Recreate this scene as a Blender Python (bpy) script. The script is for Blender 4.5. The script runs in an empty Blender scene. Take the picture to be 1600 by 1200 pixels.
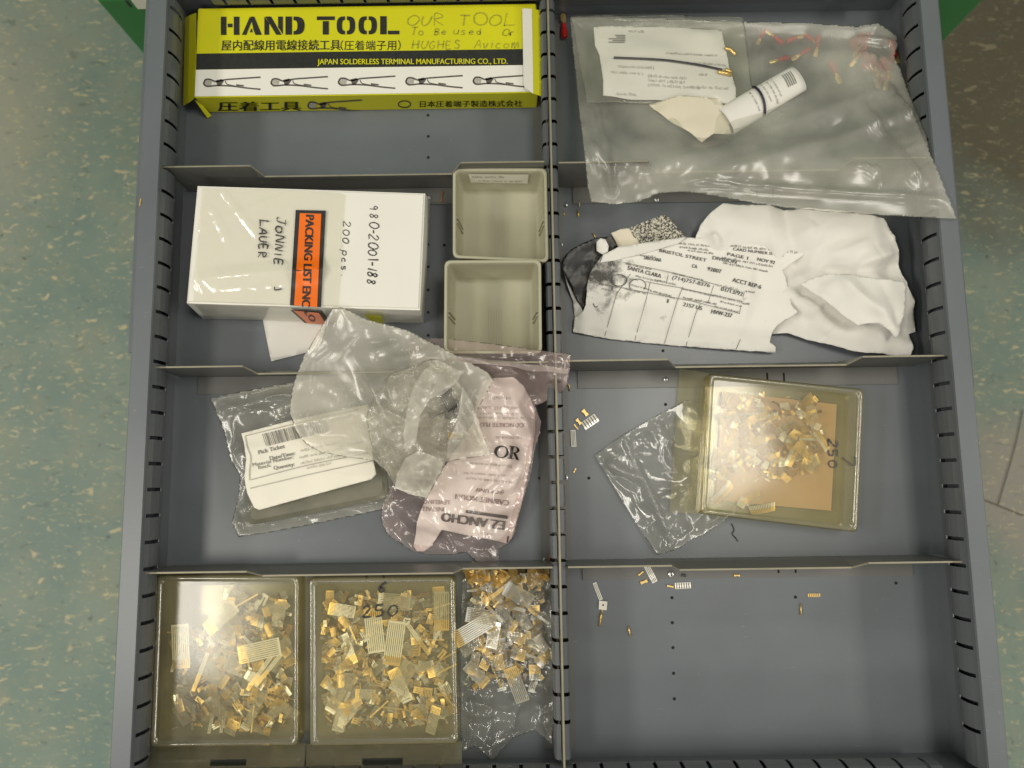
import bpy, bmesh, math, random
from mathutils import Vector, Matrix, noise
from mathutils.geometry import delaunay_2d_cdt

random.seed(11)
SC = bpy.context.scene
COL = SC.collection
R = math.radians

# ------------------------------------------------------------------ camera
HC = 0.552                       # camera height above the drawer bottom
FPX = 1200.0                     # focal length in pixels of the 1600 px wide photograph
AX = Vector((0.99990114, -0.01404536, -0.00066215))   # world axes seen from the camera
AY = Vector((-0.01384073, -0.99145022, 0.12974934))
AZ = Vector((-0.00247887, -0.12972735, -0.99154661))
cam = bpy.data.cameras.new('camera')
camo = bpy.data.objects.new('camera', cam)
COL.objects.link(camo)
right = Vector((AX.x, AY.x, AZ.x)); down = Vector((AX.y, AY.y, AZ.y)); fwd = Vector((AX.z, AY.z, AZ.z))
m = Matrix.Identity(4)
for i in range(3):
    m[i][0] = right[i]; m[i][1] = -down[i]; m[i][2] = -fwd[i]
m[2][3] = HC
camo.matrix_world = m
cam.sensor_width = 36.0
cam.lens = 36.0 * FPX / 1600.0
cam.clip_start = 0.01
cam.clip_end = 50
cam.dof.use_dof = True
cam.dof.focus_distance = 0.535
cam.dof.aperture_fstop = 8.0
SC.camera = camo

# ------------------------------------------------------------------ light
w = bpy.data.worlds.new('World'); SC.world = w
w.use_nodes = True
w.node_tree.nodes['Background'].inputs[0].default_value = (1.0, 0.97, 0.89, 1)
w.node_tree.nodes['Background'].inputs[1].default_value = 0.20

def lamp(name, loc, sx, sy, power, color=(1, 0.95, 0.845), rot=(0, 0, 0)):
    l = bpy.data.lights.new(name, 'AREA'); l.shape = 'RECTANGLE'
    l.size = sx; l.size_y = sy; l.energy = power; l.color = color
    o = bpy.data.objects.new(name, l); COL.objects.link(o)
    o.location = loc; o.rotation_euler = rot
    return o
lamp('ceiling_or_fill_lamp', (-1.12, -0.34, 2.15), 0.34, 0.55, 9.5)
lamp('ceiling_or_fill_lamp', (0.62, 0.25, 2.15), 0.44, 0.60, 11)
lamp('ceiling_or_fill_lamp', (-2.5, -0.2, 2.2), 0.5, 1.6, 46)  # this and the next three: unseen fill lamps, added for overall brightness
lamp('ceiling_or_fill_lamp', (2.5, -0.5, 2.2), 0.5, 1.6, 30)
lamp('ceiling_or_fill_lamp', (0.3, 2.5, 2.2), 1.6, 0.5, 18)
lamp('ceiling_or_fill_lamp', (-0.3, -2.5, 2.2), 1.6, 0.5, 18)
SC.view_settings.view_transform = 'Standard'
SC.view_settings.look = 'None'
SC.view_settings.exposure = 0.27
SC.view_settings.gamma = 1.0
SC.cycles.use_denoising = True
SC.cycles.max_bounces = 10
SC.cycles.transparent_max_bounces = 40
SC.cycles.caustics_reflective = False
SC.cycles.caustics_refractive = False
SC.cycles.sample_clamp_indirect = 4.0

# ------------------------------------------------------------------ helpers
def ray(u, v):
    d = Vector(((u - 800) / FPX, (v - 600) / FPX, 1.0))
    return Vector((d.dot(AX), d.dot(AY), d.dot(AZ)))
def P(u, v, z=0.0):
    """world point at height z seen at pixel u, v of the photograph"""
    r = ray(u, v); t = (HC - z) / -r.z
    return Vector((r.x * t, r.y * t, z))
def PY(u, v, y):
    """world point on the upright plane Y = y"""
    r = ray(u, v); t = y / r.y
    return Vector((r.x * t, y, HC + r.z * t))
def link(name, me, parent=None):
    o = bpy.data.objects.new(name, me); COL.objects.link(o)
    if parent is not None:
        o.parent = parent
    return o
def mesh(name, bm, mats, parent=None, smooth=False, loc=None):
    me = bpy.data.meshes.new(name)
    bm.normal_update(); bm.to_mesh(me); bm.free()
    for mm in (mats if isinstance(mats, (list, tuple)) else [mats]):
        me.materials.append(mm)
    if smooth:
        for p in me.polygons: p.use_smooth = True
    o = link(name, me, parent)
    if loc is not None:            # put the origin at the thing's base
        me.transform(Matrix.Translation(-Vector(loc))); o.location = loc
    return o
def tag(o, label, cat, group=None):
    o['label'] = label; o['category'] = cat
    if group: o['group'] = group
    return o
def thing(name, label, cat, loc=(0, 0, 0), group=None):
    o = bpy.data.objects.new(name, None); COL.objects.link(o)
    o.empty_display_size = 0.01
    o.location = loc
    tag(o, label, cat, group)
    return o
def child(o, root):
    """parent keeping world coordinates"""
    o.parent = root
    o.matrix_parent_inverse = Matrix.Translation(-root.location)
    return o
def box(bm, x0, x1, y0, y1, z0, z1, mi=0):
    vs = [bm.verts.new(c) for c in ((x0,y0,z0),(x1,y0,z0),(x1,y1,z0),(x0,y1,z0),(x0,y0,z1),(x1,y0,z1),(x1,y1,z1),(x0,y1,z1))]
    for f in ((0,3,2,1),(4,5,6,7),(0,1,5,4),(1,2,6,5),(2,3,7,6),(3,0,4,7)):
        bm.faces.new([vs[i] for i in f]).material_index = mi
    return vs
def boxo(name, x0, x1, y0, y1, z0, z1, mat, parent=None, bev=0.0):
    bm = bmesh.new(); box(bm, x0, x1, y0, y1, z0, z1)
    if bev:
        bmesh.ops.bevel(bm, geom=bm.edges[:], offset=bev, segments=2, affect='EDGES', profile=0.6)
    o = mesh(name, bm, mat)
    if parent is not None: child(o, parent)
    return o
def solid(bm, t):
    bm.normal_update(); bmesh.ops.solidify(bm, geom=bm.faces[:], thickness=t)
def nest(o, part):
    """sub-part: parts share world coordinates, so no offset is needed"""
    o.parent = part
    return o
def smoothstep(a, b, x):
    t = min(1.0, max(0.0, (x - a) / (b - a))); return t * t * (3 - 2 * t)

# ------------------------------------------------------------------ materials
def nt_new(name):
    mm = bpy.data.materials.new(name); mm.use_nodes = True
    nt = mm.node_tree
    return mm, nt, nt.nodes, nt.links, nt.nodes['Principled BSDF']
def mat(name, col, rough=0.5, metal=0.0, spec=0.5, var=0.08, vscale=40, bump=0.0, bscale=300, rvar=0.0, sub=0.0):
    mm, nt, N, L, b = nt_new(name)
    b.inputs['Metallic'].default_value = metal
    b.inputs['Specular IOR Level'].default_value = spec
    tc = N.new('ShaderNodeTexCoord')
    nz = N.new('ShaderNodeTexNoise'); nz.inputs['Scale'].default_value = vscale; nz.inputs['Detail'].default_value = 5
    L.new(tc.outputs['Object'], nz.inputs['Vector'])
    mp = N.new('ShaderNodeMapRange')
    mp.inputs['From Min'].default_value = 0.25; mp.inputs['From Max'].default_value = 0.75
    mp.inputs['To Min'].default_value = 1 - var; mp.inputs['To Max'].default_value = 1 + var
    L.new(nz.outputs['Fac'], mp.inputs['Value'])
    mx = N.new('ShaderNodeVectorMath'); mx.operation = 'SCALE'
    mx.inputs[0].default_value = col
    L.new(mp.outputs[0], mx.inputs['Scale'])
    L.new(mx.outputs[0], b.inputs['Base Color'])
    b.inputs['Roughness'].default_value = rough
    if rvar:
        m2 = N.new('ShaderNodeMapRange')
        m2.inputs['To Min'].default_value = rough - rvar; m2.inputs['To Max'].default_value = rough + rvar
        L.new(nz.outputs['Fac'], m2.inputs['Value']); L.new(m2.outputs[0], b.inputs['Roughness'])
    if bump:
        n2 = N.new('ShaderNodeTexNoise'); n2.inputs['Scale'].default_value = bscale; n2.inputs['Detail'].default_value = 3
        L.new(tc.outputs['Object'], n2.inputs['Vector'])
        bp = N.new('ShaderNodeBump'); bp.inputs['Strength'].default_value = bump; bp.inputs['Distance'].default_value = 0.001
        L.new(n2.outputs['Fac'], bp.inputs['Height']); L.new(bp.outputs[0], b.inputs['Normal'])
    return mm
def scuff(mm, amount=0.35, light=(0.30, 0.31, 0.31)):
    """thin rubbed scratches and dust on paint"""
    nt = mm.node_tree; N = nt.nodes; L = nt.links; b = N['Principled BSDF']
    src = b.inputs['Base Color'].links[0].from_socket
    tc = N.new('ShaderNodeTexCoord'); last = src
    for ang, sx, sy, t0 in ((33, 55, 700, .71), (-52, 70, 600, .72), (78, 45, 800, .73)):
        mp = N.new('ShaderNodeMapping'); mp.inputs['Rotation'].default_value = (0, 0, R(ang)); mp.inputs['Scale'].default_value = (sx, sy, sx)
        nz = N.new('ShaderNodeTexNoise'); nz.inputs['Scale'].default_value = 1.0; nz.inputs['Detail'].default_value = 3
        L.new(tc.outputs['Object'], mp.inputs['Vector']); L.new(mp.outputs[0], nz.inputs['Vector'])
        mr = N.new('ShaderNodeMapRange'); mr.inputs['From Min'].default_value = t0; mr.inputs['From Max'].default_value = t0 + .06; mr.inputs['To Max'].default_value = amount
        L.new(nz.outputs['Fac'], mr.inputs['Value'])
        mx = N.new('ShaderNodeMix'); mx.data_type = 'RGBA'; mx.inputs[7].default_value = (*light, 1)
        L.new(mr.outputs[0], mx.inputs[0]); L.new(last, mx.inputs[6]); last = mx.outputs[2]
    nz = N.new('ShaderNodeTexNoise'); nz.inputs['Scale'].default_value = 260; nz.inputs['Detail'].default_value = 2
    L.new(tc.outputs['Object'], nz.inputs['Vector'])
    mr = N.new('ShaderNodeMapRange'); mr.inputs['From Min'].default_value = .72; mr.inputs['From Max'].default_value = .78; mr.inputs['To Max'].default_value = amount * .8
    L.new(nz.outputs['Fac'], mr.inputs['Value'])
    mx = N.new('ShaderNodeMix'); mx.data_type = 'RGBA'; mx.inputs[7].default_value = (0.33, 0.31, 0.24, 1)
    L.new(mr.outputs[0], mx.inputs[0]); L.new(last, mx.inputs[6])
    L.new(mx.outputs[2], b.inputs['Base Color'])
def film(name, tint=(0.97, 0.97, 0.95), haze=0.12, hazecol=(0.8, 0.8, 0.76), rough=0.12, refl=1.0, ior=1.5, bump=0.0, bscale=150, streak=0.0):
    """thin clear plastic: light passes straight through, a little milky, glossy at the surface"""
    mm, nt, N, L, b = nt_new(name)
    N.remove(b)
    out = N['Material Output']
    tr = N.new('ShaderNodeBsdfTransparent'); tr.inputs[0].default_value = (*tint, 1)
    df = N.new('ShaderNodeBsdfDiffuse'); df.inputs[0].default_value = (*hazecol, 1)
    tl = N.new('ShaderNodeBsdfTranslucent'); tl.inputs[0].default_value = (*hazecol, 1)
    hz = N.new('ShaderNodeMixShader'); hz.inputs[0].default_value = 0.18
    L.new(df.outputs[0], hz.inputs[1]); L.new(tl.outputs[0], hz.inputs[2])
    m1 = N.new('ShaderNodeMixShader'); m1.inputs[0].default_value = haze
    L.new(tr.outputs[0], m1.inputs[1]); L.new(hz.outputs[0], m1.inputs[2])
    gl = N.new('ShaderNodeBsdfGlossy'); gl.inputs['Roughness'].default_value = rough
    fr = N.new('ShaderNodeFresnel')
    ge = N.new('ShaderNodeNewGeometry'); mi_ = N.new('ShaderNodeMix')      # same sheet reflectance seen from either side
    mi_.inputs[2].default_value = ior; mi_.inputs[3].default_value = 1.0 / ior
    L.new(ge.outputs['Backfacing'], mi_.inputs[0]); L.new(mi_.outputs[0], fr.inputs['IOR'])
    ml = N.new('ShaderNodeMath'); ml.operation = 'MULTIPLY'; ml.inputs[1].default_value = refl; ml.use_clamp = True
    L.new(fr.outputs[0], ml.inputs[0])
    m2 = N.new('ShaderNodeMixShader')
    L.new(ml.outputs[0], m2.inputs[0]); L.new(m1.outputs[0], m2.inputs[1]); L.new(gl.outputs[0], m2.inputs[2])
    L.new(m2.outputs[0], out.inputs[0])
    tc = N.new('ShaderNodeTexCoord')
    if streak:
        nz = N.new('ShaderNodeTexNoise'); nz.inputs['Scale'].default_value = 22; nz.inputs['Detail'].default_value = 4
        L.new(tc.outputs['Object'], nz.inputs['Vector'])
        mp = N.new('ShaderNodeMapRange'); mp.inputs['From Min'].default_value = 0.3; mp.inputs['From Max'].default_value = 0.7
        mp.inputs['To Min'].default_value = max(0, haze - streak); mp.inputs['To Max'].default_value = haze + streak
        L.new(nz.outputs['Fac'], mp.inputs['Value']); L.new(mp.outputs[0], m1.inputs[0])
    if bump:
        n2 = N.new('ShaderNodeTexNoise'); n2.inputs['Scale'].default_value = bscale; n2.inputs['Detail'].default_value = 3
        L.new(tc.outputs['Object'], n2.inputs['Vector'])
        bp = N.new('ShaderNodeBump'); bp.inputs['Strength'].default_value = bump; bp.inputs['Distance'].default_value = 0.002
        L.new(n2.outputs['Fac'], bp.inputs['Height'])
        L.new(bp.outputs[0], gl.inputs['Normal']); L.new(bp.outputs[0], df.inputs['Normal'])
    return mm

M_PAINT = mat('grey_paint', (0.130, 0.145, 0.158), 0.33, var=0.09, vscale=14, bump=0.05, bscale=900, rvar=0.05)
M_PAINT_DK = mat('grey_paint_rail', (0.115, 0.126, 0.133), 0.32, var=0.06, vscale=20, bump=0.05, bscale=900)
M_DIV = mat('grey_divider_paint', (0.130, 0.132, 0.122), 0.38, var=0.07, vscale=25, bump=0.05, bscale=900)
M_EDGE = mat('bare_steel_edge', (0.27, 0.25, 0.18), 0.5, metal=0.3, var=0.15, vscale=80)
scuff(M_PAINT, .30); scuff(M_DIV, .25); scuff(M_PAINT_DK, .25)
M_CRACK = mat('dirty_joint', (0.05, 0.045, 0.035), 0.8, var=.3, vscale=60)
M_HOLE = mat('hole_black', (0.006, 0.006, 0.006), 0.8, var=0)
M_GREEN = mat('green_enamel', (0.035, 0.19, 0.045), 0.4, var=0.06, vscale=12)
M_WHITE = mat('white_card', (0.80, 0.78, 0.71), 0.6, var=0.03, vscale=25, bump=0.06, bscale=700)
M_PAPER = mat('paper', (0.76, 0.74, 0.685), 0.75, var=0.03, vscale=30)
M_LABEL = mat('cream_label', (0.76, 0.73, 0.62), 0.6, var=0.04, vscale=40)
M_YELLOW = mat('yellow_print', (0.63, 0.61, 0.012), 0.42, var=0.04, vscale=30)
M_KRAFT = mat('kraft_card', (0.50, 0.335, 0.20), 0.75, var=0.05, vscale=80)
M_INK = mat('black_ink', (0.020, 0.020, 0.019), 0.5, var=.3, vscale=300)
M_INK_SOFT = mat('pencil_ink', (0.36, 0.35, 0.03), 0.6, var=0.25, vscale=400)
M_PEN = mat('marker_ink', (0.055, 0.052, 0.05), 0.55, var=.5, vscale=500)
M_INK_GREY = mat('grey_print', (0.22, 0.21, 0.19), 0.7, var=0.3, vscale=600)
M_INK_BOLD = mat('worn_black_print', (0.10, 0.095, 0.09), 0.6, var=.3, vscale=300)
M_TYPED = mat('typed_ink', (0.11, 0.105, 0.10), 0.6, var=.4, vscale=700)
M_INK_FAINT = mat('faint_print', (0.42, 0.40, 0.35), 0.7, var=0.2, vscale=600)
M_INK_PINK = mat('faded_pink_print', (0.30, 0.22, 0.20), 0.7, var=0.25, vscale=400)
M_ORANGE = mat('orange_print', (0.86, 0.165, 0.010), 0.35, var=0.06, vscale=60)
M_PUTTY = mat('putty_plastic', (0.42, 0.405, 0.29), 0.5, var=0.05, vscale=30, bump=0.08, bscale=1200)
M_GOLD = mat('gold_plating', (0.76, 0.54, 0.20), 0.36, metal=0.7, var=0.15, vscale=150)
M_BRONZE = mat('bronze_contact', (0.33, 0.20, 0.07), 0.4, metal=0.7, var=0.2, vscale=150)
M_SILVER = mat('tin_plating', (0.82, 0.80, 0.72), 0.35, metal=0.7, var=0.1, vscale=150)
M_CARRIER = mat('white_carrier', (0.78, 0.76, 0.66), 0.40, var=0.06, vscale=120)
M_RED = mat('red_vinyl', (0.50, 0.016, 0.014), 0.4, var=0.08, vscale=100)
M_COPPER = mat('copper_clip', (0.55, 0.25, 0.09), 0.35, metal=0.8, var=0.2, vscale=200)
M_ZINC = mat('zinc_screw', (0.75, 0.78, 0.76), 0.3, metal=0.8, var=0.1, vscale=300)
M_PURPLE = mat('dark_wire', (0.025, 0.018, 0.035), 0.5, var=0.1)
M_DARK = mat('dark_metal', (0.05, 0.05, 0.05), 0.35, metal=0.5, var=0.2, vscale=200)
M_CREAM = mat('cream_paper', (0.70, 0.64, 0.50), 0.7, var=0.05, vscale=40)
M_PINKPAPER = mat('pink_tinted_sheet', (0.85, 0.785, 0.73), 0.6, var=0.05, vscale=40)
M_BAG = film('clear_polybag', haze=0.075, hazecol=(.8,.8,.74), rough=0.12, refl=1.25, streak=0.05)
M_BIGBAG = film('hazy_polybag', (0.985, 0.985, 0.965), haze=0.22, hazecol=(0.86, 0.84, 0.74), rough=0.22, refl=1.1, streak=0.12)
M_TKBAG = film('ticket_polybag', (0.985, 0.985, 0.96), haze=0.14, hazecol=(0.82, 0.80, 0.70), rough=0.15, refl=1.2, streak=0.08)
M_MILKY = film('milky_polybag', (0.985, 0.98, 0.95), haze=0.3, hazecol=(0.88, 0.85, 0.76), rough=0.2, refl=1.1, streak=0.12)
M_NECK = film('bunched_polybag', (0.985, 0.98, 0.95), haze=0.18, hazecol=(0.84, 0.81, 0.71), rough=0.13, refl=1.4, streak=0.14)
M_PINK = film('pink_antistatic_film', (0.985, 0.95, 0.944), haze=0.11, hazecol=(0.82, 0.66, 0.63), rough=0.14, refl=1.2, streak=0.07)
M_SEAL = film('pink_zip_seal', (0.96, 0.91, 0.90), haze=0.40, hazecol=(0.82, 0.72, 0.67), rough=0.2, refl=1.2)
M_AMBER = film('aged_clear_plastic', (0.96, 0.93, 0.76), haze=0.20, hazecol=(0.56, 0.48, 0.22), rough=0.13, refl=1.2, streak=0.05)
M_AMBER_TAB = film('aged_clear_tab', (0.98, 0.965, 0.87), haze=0.12, hazecol=(0.74, 0.70, 0.52), rough=0.14, refl=1.6, streak=0.05)
M_AMBER_LID = film('aged_clear_lid', (0.965, 0.935, 0.76), haze=0.17, hazecol=(0.68, 0.61, 0.38), rough=0.15, refl=1.2, streak=0.07)
M_AMBER_SIDE = film('aged_plastic_side', (0.86, 0.79, 0.50), haze=0.22, hazecol=(0.46, 0.38, 0.15), rough=0.14, refl=1.6)
M_AMBER_RIM = film('aged_plastic_rim', (0.90, 0.87, 0.68), haze=0.22, hazecol=(0.68, 0.64, 0.45), rough=0.14, refl=2.2)
M_POUCH = film('packing_pouch_film', (1.0, 0.995, 0.955), haze=0.13, hazecol=(0.95, 0.92, 0.80), rough=0.12, refl=1.6)
M_CARRIER_F = film('clear_carrier', (0.95, 0.93, 0.85), haze=0.34, hazecol=(0.84, 0.80, 0.66), rough=0.2, refl=2.0)
def mat_carbon():
    mm, nt, N, L, b = nt_new('carbon_paper_painted_sheen')
    tc = N.new('ShaderNodeTexCoord')
    n = N.new('ShaderNodeTexNoise'); n.inputs['Scale'].default_value = 45; n.inputs['Detail'].default_value = 8; n.inputs['Roughness'].default_value = 0.7
    L.new(tc.outputs['Object'], n.inputs['Vector'])
    cr = N.new('ShaderNodeValToRGB')
    cr.color_ramp.elements[0].position = 0.52; cr.color_ramp.elements[0].color = (0.014, 0.014, 0.013, 1)
    cr.color_ramp.elements[1].position = 0.80; cr.color_ramp.elements[1].color = (0.24, 0.23, 0.20, 1)  # grey mottling colours in the sheet's glossy reflection
    L.new(n.outputs['Fac'], cr.inputs[0]); L.new(cr.outputs[0], b.inputs['Base Color'])
    b.inputs['Roughness'].default_value = 0.4
    return mm
M_CARBON = mat_carbon()
def mat_speckle(name, scale, thr, base, dark):
    mm, nt, N, L, b = nt_new(name)
    tc = N.new('ShaderNodeTexCoord')
    n = N.new('ShaderNodeTexNoise'); n.inputs['Scale'].default_value = scale; n.inputs['Detail'].default_value = 4; n.inputs['Roughness'].default_value = 0.75
    L.new(tc.outputs['Object'], n.inputs['Vector'])
    cr = N.new('ShaderNodeValToRGB')
    cr.color_ramp.elements[0].position = thr; cr.color_ramp.elements[0].color = (*base, 1)
    cr.color_ramp.elements[1].position = thr + 0.08; cr.color_ramp.elements[1].color = (*dark, 1)
    L.new(n.outputs['Fac'], cr.inputs[0]); L.new(cr.outputs[0], b.inputs['Base Color'])
    b.inputs['Roughness'].default_value = 0.7
    return mm
M_SPECK = mat_speckle('ink_speckled_paper', 700, 0.455, (0.60, 0.57, 0.46), (0.035, 0.033, 0.03))
def mat_form():
    """white form paper, smudged with carbon near its torn end"""
    mm, nt, N, L, b = nt_new('smudged_form_paper')
    tc = N.new('ShaderNodeTexCoord')
    n = N.new('ShaderNodeTexNoise'); n.inputs['Scale'].default_value = 90; n.inputs['Detail'].default_value = 6; n.inputs['Roughness'].default_value = 0.7
    L.new(tc.outputs['Object'], n.inputs['Vector'])
    c0 = P(945, 425, 0.02)
    vm = N.new('ShaderNodeVectorMath'); vm.operation = 'DISTANCE'; vm.inputs[1].default_value = c0
    L.new(tc.outputs['Object'], vm.inputs[0])
    mp = N.new('ShaderNodeMapRange'); mp.inputs['From Min'].default_value = 0.008; mp.inputs['From Max'].default_value = 0.036
    mp.inputs['To Min'].default_value = 0.36; mp.inputs['To Max'].default_value = 0.0
    L.new(vm.outputs['Value'], mp.inputs['Value'])
    ad = N.new('ShaderNodeMath'); ad.operation = 'ADD'
    L.new(n.outputs['Fac'], ad.inputs[0]); L.new(mp.outputs[0], ad.inputs[1])
    cr = N.new('ShaderNodeValToRGB')
    cr.color_ramp.elements[0].position = 0.64; cr.color_ramp.elements[0].color = (0.80, 0.78, 0.72, 1)
    cr.color_ramp.elements[1].position = 0.88; cr.color_ramp.elements[1].color = (0.10, 0.095, 0.085, 1)
    L.new(ad.outputs[0], cr.inputs[0]); L.new(cr.outputs[0], b.inputs['Base Color'])
    b.inputs['Roughness'].default_value = 0.75
    return mm
M_FORM = mat_form()

def mat_floor():
    mm, nt, N, L, b = nt_new('flecked_vinyl_floor')
    tc = N.new('ShaderNodeTexCoord')
    def nz(scale, detail=4, rough=0.55, mapping=None, dist=0.0):
        n = N.new('ShaderNodeTexNoise'); n.inputs['Scale'].default_value = scale
        n.inputs['Detail'].default_value = detail; n.inputs['Roughness'].default_value = rough
        n.inputs['Distortion'].default_value = dist
        if mapping:
            mp = N.new('ShaderNodeMapping'); mp.inputs['Rotation'].default_value = (0, 0, R(mapping[0]))
            mp.inputs['Scale'].default_value = (mapping[1], mapping[2], 1)
            L.new(tc.outputs['Object'], mp.inputs['Vector']); L.new(mp.outputs[0], n.inputs['Vector'])
        else:
            L.new(tc.outputs['Object'], n.inputs['Vector'])
        return n.outputs['Fac']
    def ramp(x, a, bb):
        r = N.new('ShaderNodeMapRange'); r.inputs['From Min'].default_value = a; r.inputs['From Max'].default_value = bb
        r.interpolation_type = 'SMOOTHSTEP'
        L.new(x, r.inputs['Value']); return r.outputs[0]
    def mix(f, c1, c2):
        x = N.new('ShaderNodeMix'); x.data_type = 'RGBA'
        L.new(f, x.inputs[0])
        for s, c in ((6, c1), (7, c2)):
            if isinstance(c, tuple): x.inputs[s].default_value = (*c, 1)
            else: L.new(c, x.inputs[s])
        return x.outputs[2]
    def mul(a, k):
        x = N.new('ShaderNodeMath'); x.operation = 'MULTIPLY'; L.new(a, x.inputs[0])
        if isinstance(k, float): x.inputs[1].default_value = k
        else: L.new(k, x.inputs[1])
        return x.outputs[0]
    def spot(px, py, r0, r1):
        vm = N.new('ShaderNodeVectorMath'); vm.operation = 'DISTANCE'; vm.inputs[1].default_value = (px, py, 0)
        L.new(tc.outputs['Object'], vm.inputs[0])
        n = nz(7, 5, 0.6)
        ad = N.new('ShaderNodeMath'); ad.operation = 'MULTIPLY_ADD'; ad.inputs[1].default_value = 0.18
        L.new(n, ad.inputs[0]); L.new(vm.outputs['Value'], ad.inputs[2])
        return ramp(ad.outputs[0], r1 + 0.09, r0 + 0.09)
    col = mix(ramp(nz(9, 5), 0.35, 0.65), (0.122, 0.185, 0.155), (0.170, 0.218, 0.172))
    col = mix(mul(ramp(nz(22, 5, 0.65), 0.45, 0.7), 0.5), col, (0.20, 0.215, 0.145))
    # beige worn tile at upper left, pinkish worn tile at right, brown grime at upper right
    col = mix(mul(spot(-0.80, 0.52, 0.05, 0.30), 0.7), col, (0.31, 0.295, 0.22))
    col = mix(mul(spot(0.66, -0.02, 0.05, 0.13), 0.85), col, (0.25, 0.228, 0.185))
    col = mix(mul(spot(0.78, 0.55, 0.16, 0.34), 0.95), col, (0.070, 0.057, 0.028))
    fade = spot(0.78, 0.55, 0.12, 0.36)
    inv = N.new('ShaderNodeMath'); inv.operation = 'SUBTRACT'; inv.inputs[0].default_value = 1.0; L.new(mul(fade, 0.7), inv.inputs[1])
    for ang, sx, sy, t0, k_, c_ in ((35, 55, 130, .61, .55, (0.38, 0.35, 0.19)), (-28, 70, 150, .625, .60, (0.46, 0.41, 0.23)), (70, 45, 100, .63, .70, (0.50, 0.42, 0.23)), (12, 110, 230, .63, .45, (0.34, 0.33, 0.19))):
        col = mix(mul(mul(ramp(nz(1.0, 3, 0.55, (ang, sx, sy), 0.8), t0, t0 + .07), k_), inv.outputs[0]), col, c_)
    col = mix(mul(ramp(nz(1.0, 3, 0.6, (15, 45, 90), 0.5), 0.60, 0.72), 0.5), col, (0.07, 0.10, 0.075))
    col = mix(mul(ramp(nz(60, 2, 0.5), 0.70, 0.76), 0.6), col, (0.05, 0.05, 0.04))
    L.new(col, b.inputs['Base Color'])
    b.inputs['Roughness'].default_value = 0.55
    return mm
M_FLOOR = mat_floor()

# ------------------------------------------------------------------ setting: floor
ZF = -0.45
bm = bmesh.new()
vs = [bm.verts.new(c) for c in ((-4, -4, 0), (4, -4, 0), (4, 4, 0), (-4, 4, 0))]
bm.faces.new(vs)
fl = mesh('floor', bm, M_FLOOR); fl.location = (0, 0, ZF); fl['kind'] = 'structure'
def smooth_line(pts, n=5):
    if len(pts) < 3: return pts
    out = []
    for i in range(len(pts) - 1):
        p0 = pts[max(0, i - 1)]; p1 = pts[i]; p2 = pts[i + 1]; p3 = pts[min(len(pts) - 1, i + 2)]
        for k in range(n):
            t = k / n
            out.append(tuple(0.5 * ((2 * p1[d]) + (-p0[d] + p2[d]) * t + (2 * p0[d] - 5 * p1[d] + 4 * p2[d] - p3[d]) * t * t + (-p0[d] + 3 * p1[d] - 3 * p2[d] + p3[d]) * t ** 3) for d in (0, 1)))
    out.append(pts[-1]); return out
# joints between worn tiles at the right
def ribbon_pts(bm, pts, wd):
    prev = None
    for i, p in enumerate(pts):
        d = (pts[min(i + 1, len(pts) - 1)] - pts[max(i - 1, 0)]); d.z = 0
        if d.length < 1e-9: d = Vector((1, 0, 0))
        d.normalize(); s = Vector((-d.y, d.x, 0)) * wd * 0.5
        cur = (bm.verts.new(p + s), bm.verts.new(p - s))
        if prev: bm.faces.new((prev[0], prev[1], cur[1], cur[0]))
        prev = cur
for pts in ([(1598, 640), (1588, 690), (1574, 740), (1560, 788)], [(1530, 778), (1558, 789), (1600, 806)]):
    bm = bmesh.new()
    ribbon_pts(bm, [P(u, v, ZF + 0.002) for u, v in smooth_line(pts)], 0.0010)
    o = mesh('floor_crack', bm, M_CRACK); o['kind'] = 'structure'

# ------------------------------------------------------------------ green cabinet behind the drawer
YC = 0.40
cab = thing('tool_cabinet', 'green steel tool cabinet behind the pulled out drawer', 'cabinet', (0.03, YC, ZF))
boxo('cabinet_body', -0.33, 0.392, YC + 0.004, YC + 0.60, ZF, 0.35, M_GREEN, cab)
for z0, z1 in ((ZF + 0.06, -0.245), (-0.24, -0.012)):
    boxo('drawer_front', -0.326, 0.388, YC - 0.014, YC + 0.003, z0, z1, M_GREEN, cab, 0.002)
a = PY(196, 0, YC - 0.017); b_ = PY(230, 14, YC - 0.017)
lh = boxo('label_holder', a.x + 0.004, b_.x + 0.02, YC - 0.017, YC - 0.0145, b_.z, a.z + 0.02, M_LABEL, cab)
def glyph_box():
    bm = bmesh.new(); c = PY(201, 6, YC - 0.0175)
    box(bm, c.x - 0.001, c.x + 0.001, YC - 0.0178, YC - 0.0171, c.z - 0.004, c.z + 0.004)
    return bm
child(mesh('label_print', glyph_box(), M_INK), cab)

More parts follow.
